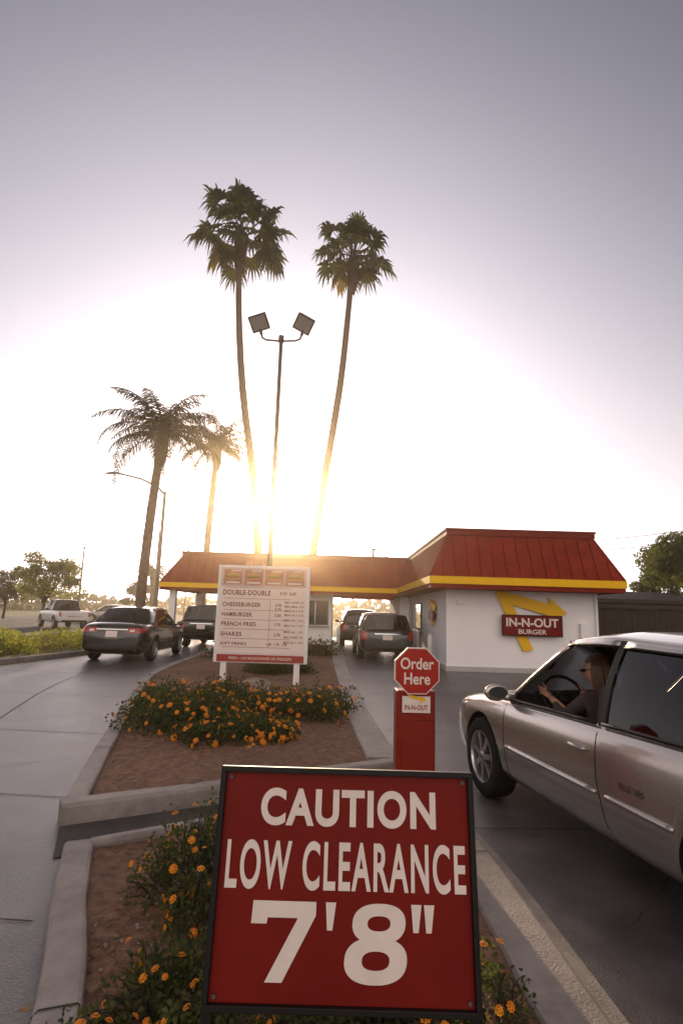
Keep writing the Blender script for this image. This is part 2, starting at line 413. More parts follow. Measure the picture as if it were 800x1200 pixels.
fr=root('wood_fence',(0,0,0))
k=M()
for i in range(62):
    x=7.9+i*.2; k.box((x,20.5+.004*(i%3),.98+U(-.01,.01)),(.185,.025,1.9))
k.obj('boards',[woodd],fr); k=M(); k.box((14,20.45,1.98),(12.6,.12,.10)); k.box((14,20.53,.4),(12.6,.05,.09)); k.obj('rails',[woodd],fr)
sh=root('neighbour_shed',(11.5,25,0))
k=M(); k.box((0,0,1.1),(6,3.5,2.2),0); k.prism([(-3.3,2.2),(3.3,2.2),(3.3,2.35),(-3.3,2.35)],-2.1,2.1,1)
k.add([(-3.3,-2.1,2.35),(3.3,-2.1,2.35),(2.6,0,2.75),(-2.6,0,2.75),(3.3,2.1,2.35),(-3.3,2.1,2.35)],[(0,1,2,3),(1,4,2),(4,5,3,2),(5,0,3)],1)
k.obj('shed_body',[mat('shed_wall',(.2,.16,.14),.9,var=.1),woodd],sh)

# ---------------------------------------------------------------- signs
cs=root('clearance_warning_sign',(.04,1.657,.06),rx=rad(-9.2))
h0,h1=.435,1.035; W2=.375; H=h1-h0
k=M(); k.box((0,.012,(h0+h1)/2),(.735,.012,H-.015)); k.obj('panel',[red],cs)
k=M()
for a,b,w,h in ((0,h1-.008,.75,.016),(0,h0+.008,.75,.016),(-W2+.008,(h0+h1)/2,.016,H-.0325),(W2-.008,(h0+h1)/2,.016,H-.0325)):
    k.box((a,0,b),(w,.026,h))
k.obj('frame',[black],cs,bevel=.002)
k=M()
for sx in(-1,1): k.box((sx*(W2-.012),.036,.5),(.024,.024,1.05))
k.box((0,.036,h0+.05),(.70,.02,.03)); k.box((0,.036,h1-.06),(.70,.02,.03)); k.obj('legs',[black],cs)
def row(s,f0,f1,x0,x1,off,sh=0,sp=1):
    text(s,(x1-x0)*.75,(f1-f0)*H,cream,cs,((x0+x1-1)/2*.75,.0035,h1-(f0+f1)/2*H),offset=off,shear=sh,spacing=sp)
row('CAUTION',.095,.262,.165,.852,.037,0,1.12)
row('LOW CLEARANCE',.325,.532,.045,.962,.023,0,1.16)
cz=h1-.735*H
k=M()
k.prism([(-.255,cz+.095),(-.078,cz+.095),(-.078,cz+.062),(-.165,cz-.095),(-.212,cz-.095),(-.128,cz+.055),(-.212,cz+.055),(-.215,cz+.040),(-.258,cz+.040)],.0025,.0035)
def annul(cx,cz_,ro,ri,y,sh=.08):
    n=44; vs=[];fs=[]
    for i in range(n):
        a=2*math.pi*i/n
        def se(r): 
            c,s=math.cos(a),math.sin(a); e=.85
            return (math.copysign(abs(c)**e,c)*r[0],math.copysign(abs(s)**e,s)*r[1])
        for r in (ro,ri):
            x,z=se(r); vs.append((cx+x+sh*(cz_+z-cz),y,cz_+z))
    for i in range(n): fs.append((2*i,2*((i+1)%n),2*((i+1)%n)+1,2*i+1))
    k.add(vs,fs)
annul(.095,cz+.047,(.074,.048),(.032,.018),.0035)
annul(.093,cz-.040,(.086,.055),(.038,.022),.0030)
for x in (-.038,.202,.238):
    k.prism([(x-.013,cz+.095),(x+.016,cz+.095),(x+.007,cz+.028),(x-.008,cz+.028)],.0025,.0035)
k.obj('height_numerals',[cream],cs)
k=M()
for x in(-.345,.345):
    for z in(h0+.03,h1-.03):
        k.tube([(x,.005,z),(x,-.001,z)],.006,10)
k.obj('bolts',[steel],cs)

op=root('order_sign_post',(.585,4.33,.05),rz=rad(2))
k=M(); k.box((0,.08,.47),(.285,.16,.94)); k.obj('pedestal',[postred],op,bevel=.012)
k=M(); k.box((0,.08,.01),(.38,.26,.05)); k.obj('foot',[steel],op,bevel=.005)
k=M(); k.box((0,-.003,.74),(.24,.006,.012)); k.box((0,-.003,.36),(.22,.006,.5)); k.obj('access_panel',[postred],op,bevel=.002)
def octo(r): return [(r*math.cos(math.pi/8+i*math.pi/4)/math.cos(math.pi/8),1.085+r*math.sin(math.pi/8+i*math.pi/4)/math.cos(math.pi/8)) for i in range(8)]
k=M(); k.prism(octo(.165),-.035,-.005); k.obj('octagon_rim',[cream],op)
k=M(); k.prism(octo(.157),-.039,-.0355); k.obj('octagon_face',[mat('octagon_red',(.36,.012,.006),.45,var=.08,spec=.3)],op)
text('Order',.245,.083,cream,op,(0,-.041,1.137),offset=.018)
text('Here',.19,.083,cream,op,(0,-.041,1.03),offset=.018)
box('label',(0,-.007,.845),(.205,.010,.115),cream,op)
text('IN-N-OUT',.17,.036,menured,op,(0,-.0135,.825),offset=.02)
k=M(); k.prism(arrow_shape(0,.862,.13)[:8],-.0145,-.0125); k.obj('label_arrow',[yellowl],op)

mb=root('menu_board',(-1.47,11.2,.12))
k=M(); k.box((0,.05,1.33),(1.80,.10,1.86)); k.obj('cabinet',[whitep],mb,bevel=.015)
k=M()
for sx in(-1,1): k.box((sx*.70,.06,.2),(.11,.11,.6))
k.obj('posts',[whitep],mb)
box('header_panel',(0,-.006,2.03),(1.66,.012,.36),mat('header_pink',(.62,.42,.36),.5),mb)
k=M()
for i in range(4):
    cx=-.6+i*.4
    k.box((cx,-.016,2.03),(.36,.01,.29),4)
    k.prism([(cx+.12*math.cos(a)*1,2.06+.06*math.sin(a)) for a in [math.pi*j/8 for j in range(9)]],-.03,-.022,1)
    k.box((cx,-.026,2.045),(.25,.008,.02),2); k.box((cx,-.026,2.022),(.24,.008,.022),3); k.box((cx,-.026,1.995),(.235,.008,.03),1)
    k.box((cx,-.0225,1.92),(.26,.004,.03),0); k.box((cx+.05,-.0225,2.15),(.2,.004,.022),0)
k.obj('food_pictures',[cream,bun,lettuce,menured,picm],mb)
box('menu_panel',(0,-.006,1.20),(1.66,.012,1.24),menubg,mb)
box('bottom_panel',(0,-.013,.49),(1.66,.012,.13),menured,mb)
rows=[('DOUBLE-DOUBLE',.92,.10,1.73),('CHEESEBURGER',.74,.082,1.50),('HAMBURGER',.58,.082,1.31),('FRENCH FRIES',.66,.082,1.13),('SHAKES',.40,.082,.94),('SOFT DRINKS',.5,.055,.76)]
for s,w,h,z in rows: text(s,w,h,menubrown,mb,(-.78+w/2,-.014,z),offset=.026,spacing=1.1)
for s,h,z in [('4.35  6.65',.06,1.73),('2.95',.055,1.5),('3.75',.055,1.42),('2.60',.055,1.31),('1.75',.055,1.13),('2.30',.055,.94),('1.60  1.75  1.95',.05,.76)]:
    text(s,None,h,menubrown,mb,(.30 if z<1.6 else .48,-.014,z),offset=.02)
for z in (1.56,1.48,1.40,1.32,1.22,1.12,1.0,.9,.8): text('MEAL '+random.choice(['No 1','No 2','COFFEE','MILK'])+'  5.75',.36,.038,menubrown,mb,(.61,-.014,z),offset=.015)
k=M()
for z in (1.83,1.62,1.40,1.22,1.04,.86,.70): k.box((-.1,-.0135,z-.005),(1.3,.003,.007))
k.box((.14,-.0137,1.15),(.007,.003,.9)); k.obj('menu_rules',[menured],mb)
text('FRESH - NO MICROWAVES OR FREEZERS',1.2,.05,cream,mb,(0,-.0205,.49),offset=.01)

# ---------------------------------------------------------------- lamps
fl=root('parking_floodlight',(-2.15,17.5,.1))
k=M(); k.tube([(0,0,0),(0,0,.5)],.16,16); k.tube([(0,0,.5),(0,0,10.2)],[.085,.06],12)
k.tube([(-.66,0,10.38),(-.62,0,10.24),(-.48,0,10.17),(0,0,10.14),(.48,0,10.17),(.62,0,10.24),(.66,0,10.38)],.035,8)
k.tube([(0,0,10.1),(0,0,10.32)],.09,12); k.obj('pole',[steel],fl,smooth=True)
for sx in(-1,1):
    if sx<0: Rm=Matrix.Rotation(rad(-22),3,'Y')@Matrix.Rotation(rad(34),3,'X')@Matrix.Rotation(rad(-12),3,'Z')
    else: Rm=Matrix.Rotation(rad(32),3,'Y')@Matrix.Rotation(rad(34),3,'X')@Matrix.Rotation(rad(14),3,'Z')
    k=M(); c=Vector((sx*.74,-.02,10.78))
    k.box(c,(.54,.24,.48),0,Rm); k.box(c+Rm@Vector((0,-.135,0)),(.60,.04,.54),0,Rm); k.box(c+Rm@Vector((0,-.16,0)),(.5,.012,.44),1,Rm)
    for j in range(5): k.box(c+Rm@Vector((-.2+j*.1,.15,0)),(.02,.07,.42),0,Rm)
    k.tube([(sx*.66,0,10.36),(sx*.72,0,10.62)],.05,8)
    k.obj('lamp_head',[headm,lensm],fl)

sl=root('street_lamp',(-11.4,36,0))
k=M(); k.tube([(0,0,0),(0,0,.3),(.0,0,8.8)],[.16,.13,.09],10); k.tube([(0,0,8.6),(-.5,0,9.1),(-1.6,0,9.6),(-3.2,0,9.95)],[.07,.07,.06,.055],8)
k.tube([(-3.1,0,9.96),(-3.5,0,9.94),(-3.95,0,9.9)],[.06,.16,.08],10,flat=.6); k.obj('pole_and_arm',[headm],sl,smooth=True)
ts=root('traffic_signal',(-12.6,37,0))
k=M(); k.tube([(0,0,0),(0,0,4.2)],[.1,.07],10); k.box((0,-.2,3.75),(.42,.25,1.0)); 
for j in range(3): k.tube([(0,-.34,4.05-j*.3),(0,-.5,4.05-j*.3)],.12,12)
k.obj('signal_head',[black],ts)
for x,y,h in ((-27,60,7.5),(-20,75,9),(-16,50,8.0),(-5,60,9.5)):
    r=root('utility_pole',(x,y,0)); k=M(); k.tube([(0,0,0),(0,0,h)],[.12,.08],8); k.box((0,0,h-.2),(.9 if h<8 else .2,.1,.1)); k.obj('post',[steel],r)
r=root('power_line',(0,0,0)); k=M()
for dz in (0,.7):
    k.tube([(9+ i*1.6,45-i*1.2,6.4+dz-1.2*math.sin(math.pi*i/14)+i*.16) for i in range(15)],.016,5)
k.tube([(9,45,0),(9,45,7.3)],.12,8); k.tube([(31.4,28.2,0),(31.4,28.2,10.0)],.13,8); k.obj('wires',[steel],r)

# ---------------------------------------------------------------- palms and trees
def fan_palm(name,base,path,crownR,n,seed,dead):
    random.seed(seed)
    r=root(name,base); b=Vector(base)
    P=[Vector(p)-b for p in path]
    Q=[]
    for i in range(len(P)-1):
        for t in (0,.25,.5,.75): 
            p0=P[max(i-1,0)];p1=P[i];p2=P[i+1];p3=P[min(i+2,len(P)-1)]
            Q.append(.5*((2*p1)+(p2-p0)*t+(2*p0-5*p1+4*p2-p3)*t*t+(3*p1-p0-3*p2+p3)*t**3))
    Q.append(P[-1]); n2=len(Q)
    k=M(); k.tube(Q,[.23-.09*(i/(n2-1))+(.12*(1-i/2) if i<2 else 0)+U(-.008,.008) for i in range(n2)],14); k.obj('trunk',[bark],r,smooth=True)
    top=P[-1]
    k=M(); k.tube([top+Vector((0,0,z)) for z in(-2.3,-1.6,-.9,-.2,.3)],[.15,.27,.37,.32,.12],14)
    for i in range(260):
        a=U(0,6.28); z=U(-1.9,.1); d=Vector((math.cos(a),math.sin(a),0)); s=d.cross(Vector((0,0,1)))*.035
        p=top+Vector((0,0,z))+d*(.2+.08*(z+1.9)); q=p+d*U(.1,.28)+Vector((0,0,U(-.3,.35)))
        k.add([p-s,p+s,q],[(0,1,2)])
    k.obj('leaf_boots',[bark],r)
    k=M()
    def leaf(az,el,lp,fr,m,droop):
        d=Vector((math.cos(az)*math.cos(el),math.sin(az)*math.cos(el),math.sin(el)))
        C=top+Vector((0,0,.1))+d*lp+Vector((0,0,-droop*lp*.3))
        k.tube([top+d*.1,top+d*lp*.55+Vector((0,0,-.02)),C],[.035,.025,.018],5,1 if m==0 else m,cap=False)
        d2=(d+Vector((0,0,-droop*1.3))).normalized()
        sd=d2.cross(Vector((0,0,1)))
        if sd.length<.1: sd=Vector((1,0,0))
        sd.normalize(); sd=(sd+Vector((U(-.5,.5),U(-.5,.5),U(-.5,.5)))).normalized(); sd=(sd-d2*sd.dot(d2)).normalized()
        nn=sd.cross(d2); K=19; mids=[]; spread=U(100,130)
        for i in range(K+1):
            a=rad(-spread+2*spread*i/K); w=d2*math.cos(a)+sd*math.sin(a)
            mids.append(C+w*fr*.50*U(.9,1.1)+nn*(.05 if i%2 else -.05)+Vector((0,0,-.04*fr)))
        for i in range(K):
            a=rad(-spread+2*spread*(i+.5)/K); w=d2*math.cos(a)+sd*math.sin(a)
            L=fr*U(.8,1.12)*(1-.25*abs(i-K/2)/(K/2))
            knee=C+w*L*.72+Vector((0,0,-.06*fr)); tip=C+w*L*.98+Vector((0,0,-U(.2,.5)*fr))+Vector((U(-1,1),U(-1,1),0))*.06
            s2=(mids[i+1]-mids[i])*.40
            k.add([C,mids[i],knee-s2,knee+s2,mids[i+1]],[(0,1,2,3,4)],m)
            k.add([knee-s2,tip,knee+s2],[(0,1,2)],m)
    for i in range(n):
        f=(i+.5)/n; el=rad(84-112*f**.9)+U(-.12,.12)
        leaf(i*2.399+U(-.4,.4),el,crownR*U(.42,.70),crownR*U(.38,.48),0,.05+.45*f)
    for az,el in dead: leaf(az,el,crownR*.5,crownR*.36,2,.8)
    k.obj('crown',[fanleaf,bark,deadleaf],r,recalc=False)
Y=29.5
fan_palm('fan_palm_tree',(-4.0,Y,0),[(-4.0,Y,0),(-4.45,Y,6.6),(-5.6,Y,13.4),(-6.15,Y,19.0),(-6.2,Y,22.6)],3.15,38,5,[(3.3,rad(-35))])
fan_palm('fan_palm_tree',(-1.9,Y+.5,0),[(-1.9,Y+.5,0),(-1.2,Y+.5,6.7),(-.30,Y+.5,13.8),(.05,Y+.5,18.4),(.25,Y+.5,21.8)],2.65,32,12,[(3.4,rad(-45)),(3.0,rad(-60))])
def feather_palm(name,base,h,lean,Lf,n,seed):
    random.seed(seed)
    r=root(name,base); top=Vector((lean,0,h)); k=M()
    pts=[Vector((lean*(z/h)**2,0,z)) for z in [h*i/14 for i in range(15)]]
    k.tube(pts,[.22-.05*i/14+(.08 if i==0 else 0)+(.012 if i%2 else 0) for i in range(15)],14)
    k.tube([top+Vector((0,0,z)) for z in(-1.3,-.7,0,.4)],[.17,.30,.30,.1],12)
    k.obj('trunk',[bark],r,smooth=True)
    k=M()
    for i in range(n):
        f=(i+.5)/n; az=i*2.399+U(-.35,.35); el=rad(82-88*f)+U(-.1,.1); L=Lf*U(.75,1.1)
        p=top+Vector((0,0,.2)); pts=[p.copy()]; N=12; e=el; dirs=[]; bend=U(.75,1.25)
        for j in range(N):
            d=Vector((math.cos(az)*math.cos(e),math.sin(az)*math.cos(e),math.sin(e)))
            p=p+d*L/N; pts.append(p.copy()); dirs.append(d); e-=rad(5+8*j/N)*bend
        k.tube(pts,[.035*(1-.8*j/N) for j in range(N+1)],4,1,cap=False)
        for j in range(1,N):
            for q in (0,.25,.5,.75):
                o=pts[j].lerp(pts[j+1],q); d=dirs[j]; u=(j+q)/N
                ll=L*.22*math.sin(math.pi*min(1,u*.85+.15))**.7
                s=d.cross(Vector((0,0,1))); s=s.normalized() if s.length>.05 else Vector((1,0,0))
                for sg in(-1,1):
                    w=(s*sg+d*.6+Vector((0,0,-U(.1,1.0)))).normalized()*ll*U(.7,1.15)
                    b2=d*.026
                    k.add([o-b2,o+w*.5+Vector((0,0,.03))-b2,o+w+Vector((0,0,-.18*ll)),o+w*.5+b2+Vector((0,0,.03)),o+b2],[(0,1,2,3,4)],0)
    k.obj('crown',[featherleaf,bark,deadleaf],r,recalc=False)
feather_palm('feather_palm_tree',(-8.6,25,0),9.0,.35,3.7,32,3)
feather_palm('feather_palm_tree',(-8.4,35.5,0),11.5,.3,3.5,28,4)
feather_palm('feather_palm_tree',(-19.5,60,0),4.6,0,2.2,22,9)
def tree(name,base,h,cr,nl,ls,seed,zc=None,m=treeleaf,flat=.8,trunk=.12):
    random.seed(seed); r=root(name,base); k=M(); zc=zc or h-cr*flat
    k.tube([(0,0,0),(.05,0,zc*.5),(0,.05,zc)],[trunk,trunk*.75,trunk*.5],10)
    cl=[]
    for i in range(19):
        a=U(0,6.28); e=U(-.5,1.3); q=U(.45,.95)
        c=Vector((math.cos(a)*math.cos(e)*cr*q,math.sin(a)*math.cos(e)*cr*q,zc+math.sin(e)*cr*flat*q))
        cl.append((c,cr*U(.16,.38)))
        k.tube([(0,0,zc*U(.45,.8)),c*.5+Vector((0,0,zc*.42)),c],[trunk*.4,trunk*.25,trunk*.08],5)
    k.obj('trunk',[barkd],r,smooth=True); k=M()
    for i in range(nl):
        c,q=random.choice(cl); d=Vector((random.gauss(0,1),random.gauss(0,1),random.gauss(0,1))).normalized()*q*U(.3,1.15)**.6
        d.z*=.75; p=c+d
        a=Vector((random.gauss(0,1),random.gauss(0,1),random.gauss(0,1))).normalized()*ls*U(.6,1.3); b=a.cross(Vector((R(),R(),R()))).normalized()*ls*.4
        k.add([p-a,p-b,p+a,p+b],[(0,1,2,3)])
    k.obj('crown',[m],r,recalc=False)
tree('broadleaf_tree',(-19.4,38,0),4.7,2.5,5500,.13,21,m=hedgem)
tree('broadleaf_tree',(16.3,26,0),6.0,2.5,9000,.11,22,zc=3.9)
tree('broadleaf_tree',(19.6,35,0),4.5,1.7,3500,.12,23)
tree('broadleaf_tree',(-30,52,0),4.6,2.6,3500,.16,24)
tree('broadleaf_tree',(-24,70,0),4.5,2.4,2500,.18,25)
random.seed(31); k=M()
for i in range(9000):
    x=U(-130,130); y=U(110,125); hh=(3.0+2.2*noise.noise(Vector((x*.06,0,0)))+1.6*noise.noise(Vector((x*.3,3,0))))
    z=U(0,max(.8,hh)); s=U(.3,.9); a=Vector((random.gauss(0,1),random.gauss(0,1),random.gauss(0,1))).normalized()*s; b=a.cross(Vector((R(),R(),R()))).normalized()*s*.7
    p=Vector((x,y,z)); k.add([p-a,p-b,p+a,p+b],[(0,1,2,3)])
k.obj('distant_trees',[treeleaf],recalc=False)

def bush(name,mounds,n,ls,nf,fr,seed,zg=.1,m=leafm):
    random.seed(seed); r=root(name,(mounds[0][0],mounds[0][1],zg)); o=Vector((mounds[0][0],mounds[0][1],zg))
    k=M(); wts=[q[2]*q[2] for q in mounds]
    def pt(shell):
        c=random.choices(mounds,wts)[0]; a=U(0,6.28); e=math.asin(U(.02,1))
        lump=1+.55*noise.noise(Vector((math.cos(a)*1.9+c[0]*3,math.sin(a)*1.9+c[1]*3,e*2)))
        q=(U(.86,1.12) if shell else U(.30,1.08)**.7)*lump
        d=Vector((math.cos(a)*math.cos(e)*c[2]*q,math.sin(a)*math.cos(e)*c[2]*q,math.sin(e)*c[3]*q))
        nd=Vector((d.x/c[2],d.y/c[2],d.z/c[3])).normalized()
        return Vector((c[0],c[1],zg))+d-o,nd
    for i in range(n):
        p,nd=pt(False)
        a=(nd+Vector((random.gauss(0,.7),random.gauss(0,.7),random.gauss(0,.6)))).normalized()*ls*U(.6,1.4)
        b=a.cross(Vector((random.gauss(0,1),random.gauss(0,1),random.gauss(0,1)))).normalized()*ls*.42
        up=Vector((0,0,ls*.15))
        k.add([p,p+a*.5-b+up,p+a,p+a*.5+b+up],[(0,1,2),(0,2,3)])
    k.obj('leaves',[m],r,recalc=False)
    k=M()
    for i in range(90):
        p,nd=pt(True); k.tube([(p.x*.6,p.y*.6,0),p*.8,p],[.006,.004,.002],4)
    k.obj('stems',[barkd],r)
    if nf:
        k=M()
        for i in range(nf):
            p,nd=pt(True); p=p+nd*.015; s=fr*U(.6,1.2)
            x=nd.cross(Vector((.3,.2,1))).normalized(); y=nd.cross(x)
            for ring,(cnt,rr,hh) in enumerate(((1,0,.55),(5,.45,.42),(9,.9,.1))):
                for j in range(cnt):
                    a=6.283*j/cnt+ring; c=p+(x*math.cos(a)+y*math.sin(a))*s*rr+nd*s*hh
                    pr=s*.36; n2=(nd+(c-p).normalized()*.6).normalized(); x2=n2.cross(Vector((.1,.9,.2))).normalized(); y2=n2.cross(x2)
                    k.add([c+(x2*math.cos(t)+y2*math.sin(t))*pr for t in(0.3,1.87,3.44,5.0)]+[c+n2*pr*.35],[(0,1,4),(1,2,4),(2,3,4),(3,0,4)])
        k.obj('flowers',[flowerm],r,recalc=False)
bush('lantana_bush',[(-1.75,7.3,.75,.40),(-2.35,8.0,.5,.45),(-1.2,6.6,.55,.26),(-.75,6.7,.45,.22),(-.35,8.0,.5,.40),(-.9,8.2,.55,.34),(-.05,8.6,.38,.33),(-1.6,8.8,.6,.40)],17000,.040,450,.028,41)
bush('lantana_bush',[(-.78,3.35,.26,.32),(-.56,3.70,.28,.38),(-.60,2.95,.2,.26)],4200,.024,85,.017,42,zg=.07)
bush('lantana_bush',[(-.58,2.45,.24,.18),(-.40,2.2,.2,.18),(-.78,2.12,.18,.13)],3200,.022,50,.016,43,zg=.07)
bush('lantana_bush',[(.60,2.42,.16,.20),(.35,2.3,.2,.14),(.0,2.3,.25,.12)],2800,.022,60,.016,44,zg=.07)
bush('dark_shrub',[(-1.5,13.2,.55,.4),(-.9,13.5,.4,.35)],3000,.05,0,.03,45)
bush('ground_cover_bush',[(-.6,19,.7,.5),(-2.6,20,.9,.6),(-3.4,17,.5,.4)],3500,.06,20,.04,46)
bush('hedge',[(-9.4,14.2,.9,.45),(-10.6,15,1.1,.5),(-8.9,16.3,.7,.5),(-10,17.5,1.2,.5),(-8.5,18.3,.6,.55),(-8.6,20.3,.7,.55),(-11.6,17,1.3,.5),(-9.7,20.5,1.2,.5),(-12,13.5,1.2,.4),(-12.2,20.5,1.2,.5),(-8.9,23,.8,.5)],16000,.075,0,.03,47,m=hedgem)
r=root('boulder',(-1.35,10.1,.1)); bm=bmesh.new(); bmesh.ops.create_icosphere(bm,subdivisions=3,radius=1)
for v in bm.verts:
    q=1+.25*noise.noise(v.co*1.3); v.co=Vector((v.co.x*.34*q,v.co.y*.24*q,v.co.z*.2*q+.08))
me=bpy.data.meshes.new('stone'); bm.to_mesh(me); bm.free(); me.materials.append(rockm); me.polygons.foreach_set('use_smooth',[True]*len(me.polygons)); link(bpy.data.objects.new('stone',me),r)

# ---------------------------------------------------------------- vehicles
def mirror_ring(h): return h+[(-x,z) for x,z in reversed(h[1:-1])]
def car(name,loc,heading,st,paint,glassm,hero=False,zs_=1):
    r=root(name,loc,heading); r.scale=(1,1,zs_)
    T=st['stations']; wr=st['wr']
    vs=[];n=None
    for (y,hw,zb,zs,zt) in T:
        h=zs-zb; d=zt-zs
        ring=mirror_ring([(0,zb),(.70*hw,zb),(.92*hw,zb+.03),(.985*hw,zb+.22*h),(1.0*hw,zb+.55*h),(.99*hw,zb+.82*h),(.955*hw,zs-.02*h),(.86*hw,zs+.35*d),(.5*hw,zt-.12*d),(0,zt)])
        n=len(ring); vs+=[(x,y,z) for x,z in ring]
    fs=[]
    for i in range(len(T)-1):
        for j in range(n):
            a=i*n+j;b=i*n+(j+1)%n; fs.append((a,b,b+n,a+n))
    fs.append(tuple(range(n))); fs.append(tuple(reversed(range((len(T)-1)*n,len(T)*n))))
    k=M();k.add(vs,fs); body=k.obj('body',[paint,dark],r,smooth=True)
    s=body.modifiers.new('s','SUBSURF'); s.levels=2; s.render_levels=2; bake(body)
    cut=[]
    W=max(t[1] for t in T)
    for ya in st['axles']:
        for sx in(-1,1):
            k=M(); k.tube([(sx*(W-.28),ya,wr-.005),(sx*(W+.3),ya,wr-.005)],wr+.055,40); cut.append(k.obj('c',[dark,dark]))
    if st.get('cavity'):
        x,y0,y1,z0=st['cavity']; k=M(); k.box((0,(y0+y1)/2,(z0+1.5)/2),(2*x,y1-y0,1.5-z0)); cut.append(k.obj('c',[dark,dark]))
    for c in cut: c.parent=r
    bpy.context.view_layer.update()
    for c in cut:
        b=body.modifiers.new('b','BOOLEAN'); b.operation='DIFFERENCE'; b.object=c; b.solver='EXACT'; b.material_mode='TRANSFER'
    bv=BVHTree.FromPolygons([v.co.copy() for v in body.data.vertices],[tuple(p.vertices) for p in body.data.polygons])
    bake(body)
    for c in cut: bpy.data.objects.remove(c)
    def side(y,z,sx,off=.003):
        h=bv.ray_cast(Vector((sx*3,y,z)),Vector((-sx,0,0)))
        return (h[0]+h[1]*off) if h[0] else None
    def fb(x,z,sy,off=.004):
        h=bv.ray_cast(Vector((x,sy*5,z)),Vector((0,-sy,0)))
        return (h[0]+h[1]*off) if h[0] else None
    def topp(x,y,off=.003):
        h=bv.ray_cast(Vector((x,y,4)),Vector((0,0,-1))); return (h[0]+h[1]*off) if h[0] else None
    G=st['gh']; pairs=G['pairs']
    zr=lambda y: interp(G['rail'],y,1)
    xr=lambda y: interp(G['rail'],y,2)
    def bpt(y,sx):
        hw=interp(T,y,1); e=G.get('pinch',.0); L0,L1=pairs[-1][0],pairs[0][0]
        q=0
        if y>L1-.35: q=(y-(L1-.35))/.35
        if y<L0+.5: q=(L0+.5-y)/.5
        return Vector((sx*(hw*.925-e*q*q),y,interp(T,y,3)-.012))
    def sp(yb,yr,t,sx):
        B=bpt(yb,sx); Rr=Vector((sx*xr(yr),yr,zr(yr)))
        p=B.lerp(Rr,t); p.x+=sx*.03*math.sin(math.pi*t); return p
    def cell(k,a,b,t0,t1,sx,m,nu=6,nv=5,off=0):
        vs=[];fs=[]
        for i in range(nu+1):
            u=i/nu; yb=a[0]+(b[0]-a[0])*u; yr=a[1]+(b[1]-a[1])*u
            for j in range(nv+1):
                p=sp(yb,yr,t0+(t1-t0)*j/nv,sx); p.x-=sx*off; vs.append(p)
        for i in range(nu):
            for j in range(nv):
                q=i*(nv+1)+j; fs.append((q,q+1,q+nv+2,q+nv+1))
        k.add(vs,fs,m)
    kp=M();kg=M();kt=M()
    for sx in(-1,1):
        for i in range(len(pairs)-1):
            kind=G['kinds'][i]
            if kind=='p': cell(kp,pairs[i],pairs[i+1],0,1,sx,0)
            elif kind=='b': cell(kt,pairs[i],pairs[i+1],0,1,sx,0)
            else:
                if not(hero and sx==-1 and i==G.get('open',-1)): cell(kg,pairs[i],pairs[i+1],0,.93,sx,0,off=.012)
                cell(kp,pairs[i],pairs[i+1],.92,1,sx,0,nv=2)
                P=[sp(pairs[i][0]+(pairs[i+1][0]-pairs[i][0])*u/8,pairs[i][1]+(pairs[i+1][1]-pairs[i][1])*u/8,.92,sx) for u in range(9)]
                kt.tube(P,.010,6)
                P=[sp(pairs[i][0]+(pairs[i+1][0]-pairs[i][0])*u/8,0,.0,sx)+Vector((sx*.012,0,.018)) for u in range(9)]
                kt.tube(P,.013,6)
    def surf(k,f,nu,nv,m=0):
        vs=[f(i/nu,j/nv) for i in range(nu+1) for j in range(nv+1)]
        k.add(vs,[(i*(nv+1)+j,i*(nv+1)+j+1,(i+1)*(nv+1)+j+1,(i+1)*(nv+1)+j) for i in range(nu) for j in range(nv)],m)
    yf,yb=pairs[0][1],pairs[-1][1]; cr=G.get('crown',.055); cf=.10; 
    def roof(u,v):
        xf=2*v-1; y=yb+(yf-yb)*u; bow=(1-xf*xf); yy=y+cf*bow*(u-.5)*2*(1 if u>.5 else .6)
        edge=min(1,4*u+.25,4*(1-u)+.25)
        return Vector((xr(y)*xf,yy,zr(y)+cr*(1-abs(xf)**2.6)*(.45+.55*edge)))
    surf(kp,roof,14,12)
    cb=G.get('cowlbow',.22)
    def ws(u,v):
        xf=2*v-1; B=bpt(pairs[0][0],1); b0=Vector((B.x*xf,B.y+cb*(1-xf*xf),B.z+.03*(1-xf*xf)+.0)); t=roof(1,v)
        p=b0.lerp(t,u); p.z+=.03*math.sin(math.pi*u)*(1-xf*xf); return p
    surf(kg,ws,6,10)
    def rw(u,v):
        xf=2*v-1; B=bpt(pairs[-1][0],1); b0=Vector((B.x*xf,B.y-G.get('rearbow',.12)*(1-xf*xf),B.z+.03*(1-xf*xf))); t=roof(0,v)
        p=b0.lerp(t,u); p.z+=.03*math.sin(math.pi*u)*(1-xf*xf); return p
    surf(kg,rw,6,10)
    g=kp.obj('roof_and_pillars',[paint],r,smooth=True); so=g.modifiers.new('s','SOLIDIFY'); so.thickness=.028; so.offset=-1
    kg.obj('windows',[glassm],r,smooth=True)
    kt.tube([ws(0,v/10)+Vector((0,.0,.01)) for v in range(11)],.014,6)
    kt.tube([rw(0,v/10)+Vector((0,.0,.01)) for v in range(11)],.014,6)
    kt.tube([ws(1,v/10)+Vector((0,.01,-.004)) for v in range(11)],.008,6)
    kt.obj('window_trim',[black],r,smooth=True)
